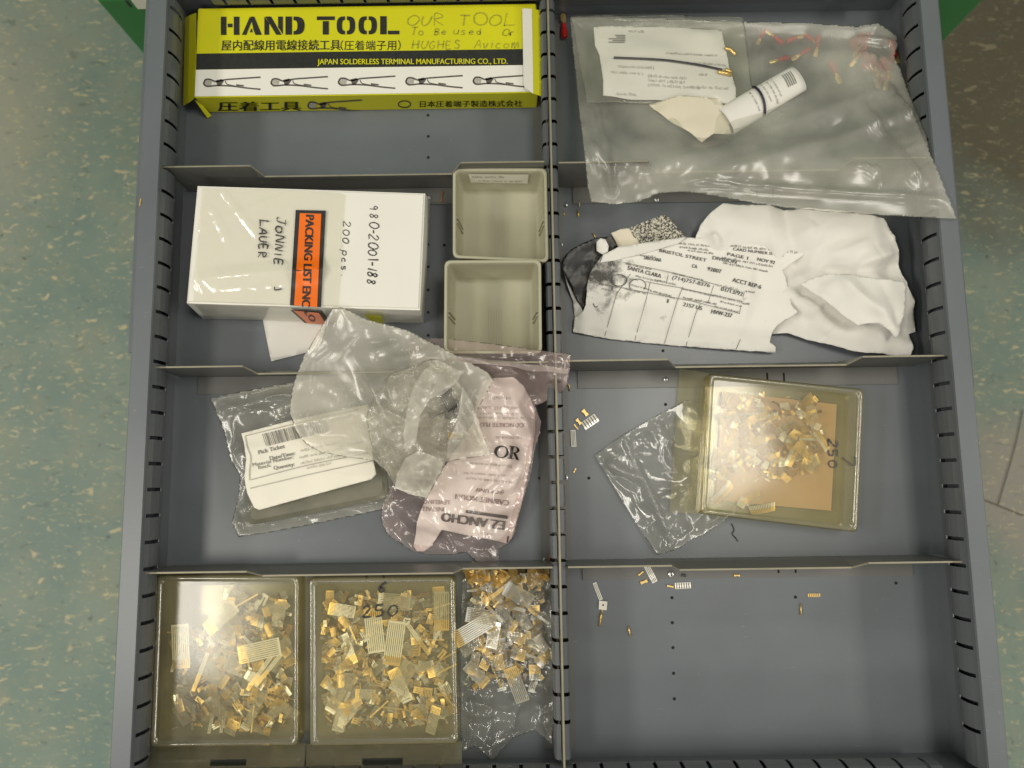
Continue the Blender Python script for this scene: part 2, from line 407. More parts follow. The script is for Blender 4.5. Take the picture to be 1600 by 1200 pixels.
# ------------------------------------------------------------------ the drawer
XL, XR, YN, YF = -0.245, 0.2955, -0.185, 0.3595
ZR = 0.052
dr = thing('drawer', 'grey steel tool drawer with slotted sides, pulled out over the floor', 'drawer', (0.025, 0.09, 0))
boxo('bottom_panel', XL, XR, YN, YF, -0.0015, 0.0, M_PAINT, dr)
def wall_side(sgn):
    xi = XL if sgn < 0 else XR
    prof = [(0, 0.0), (0, 0.047), (-0.006, 0.0505), (-0.0055, ZR), (0.0062, ZR + 0.0002), (0.0072, ZR - 0.001), (0.0072, 0.0), (0.0072, -0.012), (0.003, -0.012), (0.003, -0.002), (0, -0.002)]
    bm = bmesh.new(); rows = []
    for y in (YN - 0.02, YF + 0.045):
        rows.append([bm.verts.new((xi + sgn * dx, y, z)) for dx, z in prof])
    n = len(prof)
    for i in range(n):
        bm.faces.new((rows[0][i], rows[0][(i + 1) % n], rows[1][(i + 1) % n], rows[1][i]))
    bm.faces.new(rows[0]); bm.faces.new(list(reversed(rows[1])))
    bmesh.ops.recalc_face_normals(bm, faces=bm.faces[:])
    child(mesh('side_wall', bm, M_PAINT), dr)
wall_side(-1); wall_side(1)
boxo('back_wall', XL, XR, YF, YF + 0.004, -0.002, ZR, M_PAINT, dr)
boxo('front_wall', XL, XR, YN - 0.004, YN, -0.002, ZR, M_PAINT, dr)
boxo('front_panel', XL - 0.03, XR + 0.03, YN - 0.045, YN - 0.021, -0.03, ZR + 0.02, M_GREEN, dr, 0.003)
boxo('slide', XL - 0.018, XL - 0.0085, 0.0935, 0.40, 0.012, 0.034, M_PAINT, dr)
boxo('slide', XR + 0.0085, XR + 0.018, 0.06, 0.40, 0.012, 0.034, M_PAINT, dr)

RAILP = [(0.0005, 0.050), (0.0035, 0.0485), (0.0048, 0.046), (0.0062, 0.043), (0.0070, 0.038), (0.0070, 0.034), (0.0064, 0.030), (0.0052, 0.027), (0.0035, 0.025), (0.0010, 0.0235), (0.0003, 0.014)]
def rail_bm(length0, length1, slots, sw, prof, hole=(2, 7), solid=0.0):
    """long pressed strip with a row of slots; local x along, y inwards, z up"""
    xs = [length0]
    for s in slots: xs += [s - sw / 2, s + sw / 2]
    xs.append(length1)
    bm = bmesh.new()
    g = [[bm.verts.new((x, d, z)) for d, z in prof] for x in xs]
    for i in range(len(xs) - 1):
        for j in range(len(prof) - 1):
            if i % 2 == 1 and hole[0] <= j < hole[1]: continue
            bm.faces.new((g[i][j], g[i][j + 1], g[i + 1][j + 1], g[i + 1][j]))
    return bm
def slots_between(a, b, phase, pitch=0.017):
    k = math.ceil((a - phase) / pitch); out = []
    while phase + k * pitch < b:
        out.append(phase + k * pitch); k += 1
    return out
def rail(a, b, phase, to_world):
    bm = rail_bm(a, b, slots_between(a + 0.006, b - 0.006, phase), 0.0024, RAILP)
    for v in bm.verts: v.co = to_world(v.co.x, v.co.y, v.co.z)
    bmesh.ops.recalc_face_normals(bm, faces=bm.faces[:]); solid(bm, 0.0007)
    child(mesh('slotted_rail', bm, M_PAINT_DK, smooth=False), dr)
rail(YN + 0.005, YF - 0.012, 0.2040, lambda l, d, z: Vector((XL + d, l, z)))
rail(YN + 0.005, YF - 0.012, 0.1650, lambda l, d, z: Vector((XR - d, l, z)))
rail(XL + 0.03, XR - 0.03, -0.1040, lambda l, d, z: Vector((l, YF - d, z)))
rail(XL + 0.03, XR - 0.03, 0.0700, lambda l, d, z: Vector((l, YN + d, z)))
# small punched holes in the bottom, on the slot pitch
def disc_bm(r, n=12):
    bm = bmesh.new()
    vs = [bm.verts.new((r * math.cos(2 * math.pi * k / n), r * math.sin(2 * math.pi * k / n), 0)) for k in range(n)]
    bm.faces.new(vs); return bm
hole0 = mesh('hole', disc_bm(0.0011), M_HOLE); child(hole0, dr)
first = True
for u, v in [(668.7, 180), (669, 213), (669, 246), (669, 347), (669, 382), (669, 417), (669, 453), (669, 488), (669, 524), (694, 383), (843, 747), (920, 747), (1040, 632), (1036, 548),
             (1050, 934), (1050.5, 973), (1051.5, 1012), (1052.5, 1052), (1053.7, 1092), (1243, 933), (1400, 911)]:
    h = hole0 if first else hole0.copy()
    if not first: COL.objects.link(h); child(h, dr)
    first = False
    h.location = P(u, v, 0.0002)

# ------------------------------------------------------------------ centre divider and cross dividers
XM = 0.0292
cd = thing('centre_divider', 'long grey steel divider down the middle of the drawer, slotted on both faces', 'divider', (XM, 0.09, 0))
bm = bmesh.new(); box(bm, XM - 0.0006, XM + 0.0006, YN + 0.003, YF - 0.009, 0.0003, 0.0435)
child(mesh('plate', bm, M_EDGE), cd)
CP = [(0.0004, 0.0345), (0.0030, 0.034), (0.0042, 0.032), (0.0047, 0.028), (0.0047, 0.020), (0.0040, 0.015), (0.0020, 0.012), (0.0010, 0.0115)]
for sg in (-1, 1):
    sl = slots_between(YN + 0.02, YF - 0.012, 0.2050)
    bm = rail_bm(YN + 0.010, YF - 0.010, sl, 0.0024, CP, (0, 6))
    for v in bm.verts: v.co = Vector((XM + sg * (0.0008 + v.co.y), v.co.x, v.co.z))
    bmesh.ops.recalc_face_normals(bm, faces=bm.faces[:])
    child(mesh('slotted_strip', bm, M_PAINT_DK), cd)
boxo('base_flange', XM + 0.0008, XM + 0.0105, YN + 0.006, YF - 0.004, 0.0004, 0.0012, M_DIV, cd)
boxo('base_flange', XM - 0.0105, XM - 0.0008, YN + 0.006, YF - 0.004, 0.0004, 0.0012, M_DIV, cd)

def divider(x0, x1, y, label, wide_l, wide_r, flange=0.0135):
    r = thing('cross_divider', label, 'divider', ((x0 + x1) / 2, y, 0), 'cross dividers of the drawer')
    zt, zm = 0.0445, 0.0345
    lean = 0.0038
    t = 0.0011
    # plate: tall ends, cut-down middle that leans forward as a label strip
    outl = [(x0, zt, 0), (x0 + wide_l, zt, 0), (x0 + wide_l + 0.007, zm, lean), (x1 - wide_r - 0.007, zm, lean), (x1 - wide_r, zt, 0), (x1, zt, 0)]
    bm = bmesh.new(); F = []; B = []
    for x, z, ln in outl:
        F.append((bm.verts.new((x, y - t / 2, 0.0006)), bm.verts.new((x, y - t / 2, z * 0.55)), bm.verts.new((x, y - t / 2 - ln, z))))
        B.append((bm.verts.new((x, y + t / 2, 0.0006)), bm.verts.new((x, y + t / 2, z * 0.55)), bm.verts.new((x, y + t / 2 - ln, z))))
    for i in range(len(outl) - 1):
        for j in range(2):
            bm.faces.new((F[i][j], F[i + 1][j], F[i + 1][j + 1], F[i][j + 1]))
            bm.faces.new((B[i][j], B[i][j + 1], B[i + 1][j + 1], B[i + 1][j]))
        f = bm.faces.new((F[i][2], F[i + 1][2], B[i + 1][2], B[i][2])); f.material_index = 1
    for i, s in ((0, 1), (len(outl) - 1, -1)):
        for j in range(2):
            bm.faces.new((F[i][j], F[i][j + 1], B[i][j + 1], B[i][j]))
    bmesh.ops.recalc_face_normals(bm, faces=bm.faces[:])
    child(mesh('plate', bm, [M_DIV, M_EDGE]), r)
    bf = boxo('base_flange', x0 + 0.013, x1 - 0.012, y - flange, y - 0.0007, 0.0004, 0.0013, M_DIV, r)
    for fx in ((0.0, ) if x1 < 0.1 else (0.17,)):
        for d in (-0.006, 0.006):
            xx = (x0 + x1) / 2 + d + (0.028 if x1 > 0.1 else 0.01)
            boxo('mounting_slot', xx - 0.0006, xx + 0.0006, y - flange + 0.003, y - 0.004, 0.0013, 0.0016, M_HOLE, None).parent = bf
    return r
XA, XB = -0.2405, XM - 0.005
XC, XD = XM + 0.005, 0.2905
divider(XA, XB, 0.2215, 'grey cross divider between the yellow tool box and the white carton', 0.061, 0.058)
divider(XC, XD, 0.2205, 'grey cross divider mostly covered by the big clear bag', 0.062, 0.052)
divider(XA, XB, 0.0810, 'grey cross divider below the white carton and putty bins', 0.060, 0.058)
divider(XC, XD, 0.0815, 'grey cross divider between the crumpled white paper and the clear case with the kraft card', 0.070, 0.056)
divider(XA, XB, -0.0535, 'grey cross divider above the two clear cases of contacts', 0.067, 0.058)
divider(XC, XD, -0.0535, 'grey cross divider along the top of the nearly empty compartment', 0.067, 0.062)

# ------------------------------------------------------------------ mapping of writing and sheets
def on_h(hz, off=0.0004):
    """pixel -> point on a surface given by its height function"""
    def f(u, v):
        z = hz(*P(u, v, 0.02).xy)
        for _ in range(3): z = hz(*P(u, v, z).xy)
        return P(u, v, z + off)
    return f
def on_z(z): return lambda u, v: P(u, v, z)
def on_y(y): return lambda u, v: PY(u, v, y)
_tc = {}
def text_mesh(s):
    if s not in _tc:
        c = bpy.data.curves.new('t', 'FONT'); c.body = s; c.resolution_u = 3
        o = bpy.data.objects.new('t', c); COL.objects.link(o)
        dg = bpy.context.evaluated_depsgraph_get(); dg.update()
        me = bpy.data.meshes.new_from_object(o.evaluated_get(dg))
        _tc[s] = ([v.co.copy() for v in me.vertices], [tuple(p.vertices) for p in me.polygons])
        bpy.data.objects.remove(o); bpy.data.curves.remove(c); bpy.data.meshes.remove(me)
    return _tc[s]
def add_text(bm, s, f, u, v, width, height, ang=0.0, mi=0, bold=0.0):
    """lettering whose baseline starts at pixel u, v; width and cap height in pixels; ang turns it clockwise in the photo"""
    vs, fs = text_mesh(s)
    if not vs: return
    x0 = min(p.x for p in vs); x1 = max(p.x for p in vs)
    kx = width / max(1e-6, x1 - x0); ky = height / 0.70
    ca, sa = math.cos(R(ang)), math.sin(R(ang))
    for bx in ([0.0] if not bold else [-bold, bold]):
        nv = []
        for p in vs:
            lx = (p.x - x0) * kx + bx; ly = p.y * ky
            nv.append(bm.verts.new(f(u + lx * ca + ly * sa, v + lx * sa - ly * ca)))
        for q in fs:
            try: bm.faces.new([nv[i] for i in q]).material_index = mi
            except ValueError: pass
        f0 = f
        f = (lambda g: (lambda a, b: g(a, b) + Vector((0, 0, 0.00003))))(f0)
def add_stroke(bm, pts, f, wd, mi=0, smooth=True, jit=0.0):
    """pen line through pixel points, wd pixels wide"""
    if smooth: pts = smooth_line(pts)
    prev = None; n = len(pts)
    for i, p in enumerate(pts):
        a = pts[max(0, i - 1)]; b = pts[min(n - 1, i + 1)]
        dx, dy = b[0] - a[0], b[1] - a[1]; l = math.hypot(dx, dy) or 1
        ww = wd * (1 + random.uniform(-jit, jit)) * 0.5
        sx, sy = -dy / l * ww, dx / l * ww
        cur = (bm.verts.new(f(p[0] + sx, p[1] + sy)), bm.verts.new(f(p[0] - sx, p[1] - sy)))
        if prev: bm.faces.new((prev[0], prev[1], cur[1], cur[0])).material_index = mi
        prev = cur
def add_poly(bm, pts, f, mi=0):
    try: bm.faces.new([bm.verts.new(f(u, v)) for u, v in pts]).material_index = mi
    except ValueError: pass
_c = lambda x, y, rx, ry, a0=90, a1=450, n=12: [(x + rx * math.cos(R(a0 + (a1 - a0) * k / n)), y + ry * math.sin(R(a0 + (a1 - a0) * k / n))) for k in range(n + 1)]
PEN = {  # one-stroke letters, x 0..0.7, y 0..1 upwards
 'O': [_c(.35, .5, .33, .46)], 'o': [_c(.3, .3, .26, .28)], '0': [_c(.33, .5, .28, .47)],
 'U': [[(.05, 1), (.06, .35), (.3, .02), (.55, .3), (.6, 1)]], 'u': [[(.05, .6), (.06, .2), (.25, .02), (.45, .2), (.5, .6), (.52, .0)]],
 'R': [[(.08, 0), (.08, 1), (.45, .95), (.5, .7), (.1, .5), (.58, 0)]], 'T': [[(0, 1), (.65, .97)], [(.33, 1), (.3, 0)]],
 'L': [[(.1, 1), (.08, .04), (.1, .03), (.6, .06)]], 'B': [[(.08, 0), (.08, 1), (.45, .9), (.4, .58), (.1, .52), (.5, .42), (.5, .1), (.06, .0)]],
 'e': [[(.05, .3), (.5, .36), (.35, .6), (.08, .4), (.15, .05), (.5, .1)]], 's': [[(.42, .55), (.15, .6), (.1, .42), (.4, .25), (.35, .03), (.04, .06)]],
 'd': [_c(.25, .28, .2, .26), [(.47, 1), (.47, 0)]], 'n': [[(.05, .6), (.07, 0), (.08, .35), (.3, .6), (.46, .4), (.48, 0)]], 'r': [[(.05, .6), (.07, 0), (.1, .4), (.3, .6), (.42, .52)]],
 'H': [[(.06, 1), (.05, 0)], [(.6, 1), (.58, 0)], [(.05, .5), (.6, .52)]], 'h': [[(.06, 1), (.05, 0), (.1, .45), (.35, .55), (.42, .0)]],
 'g': [_c(.25, .3, .2, .26), [(.46, .55), (.46, -.2), (.25, -.35), (.06, -.25)]], 'A': [[(0, 0), (.32, 1), (.62, 0)], [(.14, .4), (.5, .4)]],
 'v': [[(.02, .6), (.22, 0), (.46, .6)]], 'i': [[(.1, .6), (.1, 0)], [(.1, .82), (.12, .8)]], 'c': [[(.45, .5), (.25, .6), (.05, .3), (.22, .02), (.46, .1)]],
 'a': [_c(.22, .28, .19, .25), [(.44, .56), (.46, 0)]], 'm': [[(.05, .6), (.05, 0), (.2, .6), (.3, .5), (.3, 0), (.5, .6), (.6, .5), (.62, 0)]],
 '9': [[(.5, .75), (.3, .98), (.08, .75), (.25, .52), (.5, .75), (.45, .35), (.4, 0)]], '8': [[(.48, .82), (.28, 1), (.1, .78), (.48, .3), (.28, 0), (.06, .25), (.48, .82)]],
 '2': [[(.06, .78), (.28, 1), (.5, .78), (.3, .4), (.04, .03), (.56, .05)]], '1': [[(.25, 1), (.25, 0)]], '-': [[(.05, .45), (.4, .47)]], '.': [[(.1, .04), (.16, .0)]],
 'p': [[(.08, .6), (.06, -.35)], _c(.28, .32, .2, .26)], 'S': [[(.5, .85), (.28, 1), (.1, .75), (.45, .4), (.4, .08), (.04, .1)]], 'C': [[(.52, .85), (.3, 1), (.05, .5), (.28, 0), (.54, .15)]],
 'P': [[(.08, 0), (.08, 1), (.5, .9), (.45, .55), (.1, .5)]], 'J': [[(.1, 1), (.6, 1)], [(.4, 1), (.38, .15), (.2, 0), (.03, .18)]],
 'N': [[(.05, 0), (.06, 1), (.5, .05), (.52, 1)]], 'I': [[(.15, 1), (.14, 0)]], 'E': [[(.5, .97), (.08, 1), (.08, 0), (.52, .04)], [(.08, .5), (.42, .52)]],
 '7': [[(.04, .97), (.55, 1), (.25, 0)], ], '5': [[(.5, 1), (.12, .97), (.1, .58), (.42, .55), (.45, .15), (.05, .03)]], '6': [[(.45, .98), (.12, .55), (.1, .1), (.4, .05), (.45, .35), (.12, .42)]],
 'V': [[(.0, 1), (.28, 0), (.56, 1)]], 'M': [[(.03, 0), (.06, 1), (.3, .3), (.56, 1), (.6, 0)]], 'G': [[(.5, .85), (.28, 1), (.05, .5), (.25, 0), (.52, .2), (.52, .45), (.3, .45)]], ' ': []}
def pen(bm, s, f, u, v, step, h, ang=0.0, wd=1.6, mi=0, wob=0.04):
    ca, sa = math.cos(R(ang)), math.sin(R(ang)); x = 0.0
    for ch in s:
        dy = random.uniform(-wob, wob); sz = random.uniform(.82, 1.12); sl = random.uniform(-.10, .16); wk = random.uniform(.75, 1.25)
        for st in PEN.get(ch, []):
            pts = []; st = [(a * sz + b * (.06 + sl), b * sz) for a, b in st]
            for a, b in st:
                lx = x + (a + random.uniform(-.02, .02)) * step * 1.25; ly = (b + dy) * h
                pts.append((u + lx * ca + ly * sa, v + lx * sa - ly * ca))
            add_stroke(bm, pts, f, wd * wk, mi, True, 0.4)
        x += step * (0.6 if ch in ' .-I1i' else 1.0)
def print_line(bm, f, u, v, length, h, ang=0.0, mi=0, seed=0, fill=0.72):
    """a line of print too small to read in the photograph: short upright dashes in word groups"""
    rnd = random.Random(seed * 7 + int(u) + int(v)); ca, sa = math.cos(R(ang)), math.sin(R(ang))
    x = 0.0; cw = h * 0.62
    while x < length:
        for k in range(rnd.randint(2, 8)):
            if x >= length: break
            hh = h * rnd.choice((0.7, 0.7, 1.0)); k0 = rnd.randint(0, 3)
            segs = [[(x, 0), (x, hh)], [(x, 0), (x + cw * .6, 0)]] if k0 == 0 else [[(x, 0), (x, hh)], [(x + cw * .6, 0), (x + cw * .6, hh)]] if k0 == 1 else [[(x, hh), (x + cw * .6, hh)], [(x + cw * .3, 0), (x + cw * .3, hh)]] if k0 == 2 else [[(x, 0), (x + cw * .6, hh)]]
            for sg in segs:
                add_stroke(bm, [(u + a * ca + b * sa, v + a * sa - b * ca) for a, b in sg], f, max(0.7, h * 0.17), mi, False)
            x += cw
        x += cw * 0.9

def crumple(amp, scale, seed=0.0, fine=0.35):
    """straight sharp folds in several directions that come and go, as in creased film or paper"""
    rr = random.Random(seed); D = []
    for k in range(7):
        t = rr.uniform(0, math.pi)
        D.append((math.cos(t), math.sin(t), scale * rr.uniform(.7, 1.9), rr.uniform(0, 5), rr.uniform(.6, 1.2)))
    def f(x, y):
        z = 0.0
        for k, (c, s_, wl, ph, am) in enumerate(D):
            n = noise.noise(Vector((x / (scale * 1.3) + k * 7.3 + seed, y / (scale * 1.3) - k * 3.1, seed)))
            mk = max(0.0, n + .12) * 1.9
            if mk <= 0: continue
            p = (x * c + y * s_) / wl + ph + 0.35 * noise.noise(Vector((x / (wl * 2.2) + k, y / (wl * 2.2), seed + k)))
            tri = abs((p % 1.0) - 0.5) * 4 - 1
            z += amp * am * mk * tri
        if fine: z += amp * fine * 0.5 * noise.noise(Vector((x / (scale * .5) + seed * 3, y / (scale * .5), seed)))
        return z * 0.8
    return f
def gentle(amp, scale, seed=0.0):
    return lambda x, y: amp * noise.noise(Vector((x / scale + seed, y / scale, seed * 1.7)))
def dens(outline, step):
    out = []
    n = len(outline)
    for i in range(n):
        a = outline[i]; b = outline[(i + 1) % n]
        l = math.hypot(a[0] - b[0], a[1] - b[1]); k = max(1, int(l / step))
        for j in range(k):
            t = j / k
            out.append(tuple(a[d] + (b[d] - a[d]) * t for d in range(3)))
    return out
def rand_creases(u0, u1, v0, v1, n, seed, h=.0016, ww=.004, ln=70):
    rr = random.Random(seed); out = []
    for _ in range(n):
        u, v = rr.uniform(u0, u1), rr.uniform(v0, v1); a = rr.uniform(0, 6.283); l = rr.uniform(.35, 1) * ln
        out.append((u, v, u + l * math.cos(a), v + l * math.sin(a), rr.choice((-1, 1, 1)) * rr.uniform(.4, 1) * h, rr.uniform(.5, 1) * ww))
    return out
class Height:
    """height of a draped sheet: weighted control points, folds and wrinkles"""
    def __init__(self, ctrl, nf, creases=(), power=3.0, zmin=0.0004, edge=None, ew=.007, eps=None):
        self.ew = ew; self.ed = [P(*q).xy for q in edge] if edge else None
        if edge: de = dens(edge, 8)
        else: de = []
        self.c = [(P(*q), 1.0) for q in ctrl] + [(P(*q), 0.45) for q in de]; self.eps = eps or (1.2e-5 if edge else 4e-6); self.nf = nf; self.power = power; self.zmin = zmin
        self.cr = [(P(a, b, 0.02).xy, P(c, d, 0.02).xy, h, ww) for a, b, c, d, h, ww in creases]
    def edist(self, x, y):
        dm = 1.0; p = Vector((x, y)); n = len(self.ed)
        for i in range(n):
            a = self.ed[i]; d = self.ed[(i + 1) % n] - a
            k = max(0.0, min(1.0, (p - a).dot(d) / max(1e-12, d.length_squared)))
            dm = min(dm, (p - a - d * k).length)
        return dm
    def __call__(self, x, y):
        s = 0.0; t = 0.0; pw = self.power * 0.5
        ep = self.eps
        for q, k in self.c:
            wgt = k / (((q.x - x) ** 2 + (q.y - y) ** 2 + ep) ** pw)
            s += wgt; t += wgt * q.z
        z = t / s
        z0 = z
        for a, b, h, ww in self.cr:
            d = b - a; l2 = d.length_squared
            k = max(0.0, min(1.0, ((x - a.x) * d.x + (y - a.y) * d.y) / l2))
            e = math.hypot(x - a.x - d.x * k, y - a.y - d.y * k)
            if e < ww: z += h * (1 - e / ww) ** 1.3 * min(1.0, 4 * min(k + .08, 1.08 - k))
        if self.nf: z += self.nf(x, y)
        if self.ed:
            dm = self.edist(x, y)
            z = z0 + (z - z0) * (0.08 + 0.92 * smoothstep(0, self.ew, dm))
        return max(self.zmin, z)
def sheet(name, outline, hz, m_, parent=None, step=0.0018, thick=0.0, layers=1, gap=0.004, smooth=True, torn=0.0, zmin=0.0006):
    """a sheet cut to an outline (u, v, z) and draped at heights hz; two layers make a bag sealed round its edge"""
    ol = dens(outline, 6.0)
    xy = []
    for u, v, z in ol:
        p = P(u, v, z)
        if torn: p = p + Vector((random.uniform(-torn, torn), random.uniform(-torn, torn), 0))
        xy.append(Vector((p.x, p.y)))
    n = len(xy)
    x0 = min(p.x for p in xy); x1 = max(p.x for p in xy); y0 = min(p.y for p in xy); y1 = max(p.y for p in xy)
    pts = list(xy)
    row = 0; y = y0
    while y < y1:
        x = x0 + (step * 0.5 if row % 2 else 0)
        while x < x1:
            pts.append(Vector((x + random.uniform(-.12, .12) * step, y + random.uniform(-.12, .12) * step))); x += step
        y += step * 0.87; row += 1
    V, E_, F_, *_ = delaunay_2d_cdt(pts, [], [list(range(n))], 1, 1e-7)
    bm = bmesh.new()
    bv = [bm.verts.new((p.x, p.y, hz(p.x, p.y))) for p in V]
    for f in F_:
        try: bm.faces.new([bv[i] for i in f])
        except ValueError: pass
    for v in [v for v in bm.verts if not v.link_faces]: bm.verts.remove(v)
    if layers == 2:
        bm.edges.ensure_lookup_table()
        bd = set(v for e in bm.edges if len(e.link_faces) == 1 for v in e.verts)
        lo = {}
        for v in list(bm.verts):
            if v in bd: lo[v] = v
            else:
                g = gap * (smoothstep(0, .014, hz.edist(v.co.x, v.co.y)) if getattr(hz, 'ed', None) else 1.0) * (0.75 + 0.25 * noise.noise(Vector((v.co.x * 60, v.co.y * 60, 3.3))))
                lo[v] = bm.verts.new((v.co.x, v.co.y, max(zmin, v.co.z - g)))
        for f in list(bm.faces):
            try: bm.faces.new([lo[v] for v in reversed(f.verts)])
            except ValueError: pass
    o_m = bm
    bmesh.ops.recalc_face_normals(bm, faces=bm.faces[:]) if layers == 2 else None
    if thick:
        for f in bm.faces:
            if f.normal.z < 0: f.normal_flip()
        bm.normal_update()
        solid(bm, thick)
    o = mesh(name, o_m, m_, smooth=smooth)
    if parent is not None: child(o, parent)
    return o
def centre(outline): 
    c = Vector((0, 0, 0))
    for q in outline: c += P(*q)
    return c / len(outline)
def rebase(o, loc):
    o.data.transform(Matrix.Translation(-Vector(loc))); o.location = loc
    return o

# ------------------------------------------------------------------ yellow tool carton
HB = 0.0240
bxr = thing('tool_carton', 'yellow, black and white printed hand tool carton lying in the top left compartment', 'box', (-0.105, 0.318, 0))
BX0, BX1, BY0, BY1 = -0.2295, 0.0215, 0.2835, 0.3535
def carton_body():
    bm = bmesh.new()
    vs = box(bm, BX0, BX1, BY0, BY1, 0.0004, HB)
    bmesh.ops.bevel(bm, geom=[e for e in bm.edges], offset=0.0007, segments=2, affect='EDGES')
    return bm
child(mesh('carton_body', carton_body(), M_YELLOW), bxr)
ft = on_z(HB + 0.00015)
def quad_on(name, pts, f, m_, parent):
    bm = bmesh.new(); add_poly(bm, pts, f); o = mesh(name, bm, m_); child(o, parent)
    if o.data.polygons and o.data.polygons[0].normal.z < 0: o.data.flip_normals()
    return o
def ytop(u, y):   # pixel on the carton top from column u and world y
    return None
def carton_band(name, yv0, yv1, m_, dz):
    bm = bmesh.new()
    vs = [bm.verts.new(c) for c in ((BX0 + .0006, yv0, HB + dz), (BX1 - .0006, yv0, HB + dz), (BX1 - .0006, yv1, HB + dz), (BX0 + .0006, yv1, HB + dz))]
    bm.faces.new(vs); return child(mesh(name, bm, m_), bxr)
yb0 = P(305, 109, HB).y; yb1 = P(305, 84, HB).y
bb_ = carton_band('black_band', yb0, yb1, M_INK, 0.00012)
wb_ = carton_band('white_band', BY0 + 0.0005, yb0 - 0.0001, M_WHITE, 0.00012)
f2 = on_z(HB + 0.0004)
bm = bmesh.new()
def letter(polys, u0, v0, u1, v1, skew=-1.2):
    for pl in polys:
        add_poly(bm, [(u0 + (u1 - u0) * a, v1 + (v0 - v1) * b + skew * 0 * a) for a, b in pl], f2)
def ring_half(s, n=12):
    """half of a stencil O: s = -1 left, 1 right"""
    o_, i_ = [], []
    for k in range(n + 1):
        t = R(-90 + 180 * k / n)
        o_.append((0.5 + s * (0.05 + 0.45 * max(0, math.cos(t)) ** .62), 0.5 + 0.5 * math.copysign(abs(math.sin(t)) ** .8, math.sin(t))))
        i_.append((0.5 + s * (0.05 + 0.16 * max(0, math.cos(t)) ** .62), 0.5 + 0.30 * math.copysign(abs(math.sin(t)) ** .8, math.sin(t))))
    return [[o_[k], o_[k + 1], i_[k + 1], i_[k]] for k in range(n)]
LH = [[(0, 0), (.30, 0), (.30, 1), (0, 1)], [(.70, 0), (1, 0), (1, 1), (.70, 1)], [(.37, .42), (.63, .42), (.63, .62), (.37, .62)]]
LA = [[(0, 0), (.22, 0), (.50, .78), (.40, 1.0)], [(.44, 1.0), (.62, 1.0), (1, 0), (.68, 0), (.58, .28), (.52, .60)], [(.40, .14), (.54, .14), (.50, .34), (.46, .34)]]
LN = [[(0, 0), (.26, 0), (.26, .62), (0, 1)], [(.05, 1), (.36, 1), (.93, .0), (.64, 0)], [(.74, .42), (1, 0.02), (1, 1), (.74, 1)]]
LD = [[(0, 0), (.34, 0), (.34, 1), (0, 1)]] + [[(.42 + (a - .55) * 1.28 if a > .55 else .42, b) for a, b in q] for q in ring_half(1)]
LT = [[(0, .80), (1, .80), (1, 1), (0, 1)], [(.33, 0), (.67, 0), (.67, .74), (.33, .74)]]
LO = ring_half(-1) + ring_half(1)
LL = [[(0, 0), (.34, 0), (.34, 1), (0, 1)], [(.40, 0), (1, 0), (1, .20), (.40, .20)]]
for L_, u0, u1 in ((LH, 345, 374), (LA, 378, 409), (LN, 413, 442), (LD, 446, 476), (LT, 495, 523), (LO, 526, 555), (LO, 560, 589), (LL, 594, 624)):
    letter(L_, u0, 26 - (u0 - 345) * 0.003, u1, 54.5 - (u0 - 345) * 0.004)
add_text(bm, '屋内配線用電線接続工具', f2, 346, 77.5, 186, 12.5, -0.2, bold=0.28)
add_text(bm, '（圧着端子用）', f2, 532, 77, 94, 11.5, -0.2)
child(mesh('title_print', bm, M_INK), bxr)
bm = bmesh.new()
add_text(bm, 'JAPAN SOLDERLESS TERMINAL MANUFACTURING CO., LTD.', f2, 496, 100.5, 297, 8.5, -0.15, bold=0.25)
nest(mesh('maker_print', bm, M_YELLOW), bb_)
bm = bmesh.new()
pen(bm, 'OUR', f2, 634, 40, 21, 17, 0, 1.5); pen(bm, 'TOOL', f2, 717, 40, 23, 19, 0, 1.5)
pen(bm, 'To', f2, 641, 55, 12, 13, 0, 1.3); pen(bm, 'Be', f2, 678, 54, 11, 11, 0, 1.3); pen(bm, 'used', f2, 707, 54, 12.5, 12, 0, 1.3); pen(bm, 'Or', f2, 784, 56, 12, 11, 0, 1.3)
pen(bm, 'HUGHES', f2, 643, 76, 13.2, 13, 0, 1.3); pen(bm, 'Avicom', f2, 741, 75, 12.5, 13, 0, 1.3)
child(mesh('pencil_note', bm, M_INK_SOFT), bxr)
def pliers(bm, f, u, v, s=1.0, mi=0):
    q = lambda a, b: (u + a * s, v + b * s)
    add_poly(bm, [q(*p) for p in ((0, 0), (3, -5), (10, -5.5), (13, -3), (12, 4), (4, 5), (0, 2))], f, 1)
    add_stroke(bm, [q(*p) for p in ((0, 1), (3, -5), (10, -5.5), (20, -2), (34, -5), (60, -7), (89, -9))], f, 2.3 * s, 0)
    add_stroke(bm, [q(*p) for p in ((0, 1), (4, 5), (12, 5), (22, 4), (45, 5), (68, 8), (89, 10))], f, 2.3 * s, 0)
    add_poly(bm, [q(*p) for p in ((19, -4), (28, -6), (32, -3), (27, 4), (22, 5))], f, 0)
    add_stroke(bm, [q(*p) for p in ((34, -3), (37, 2), (50, 5))], f, 1.3 * s, 0)
    add_poly(bm, [q(*p) for p in ((51, 2), (63, 3.5), (63, 5.5), (51, 4.5))], f, 0)
for k in range(5):
    bm = bmesh.new(); pliers(bm, f2, 318 + 105.3 * k, 129.5 - 0.8 * k, 1.0)
    nest(mesh('pliers_print', bm, [mat('print_dark', (0.10, 0.09, 0.08), 0.6, var=0.2, vscale=300) if k == 0 else bpy.data.materials['print_dark'], M_INK_FAINT]), wb_)
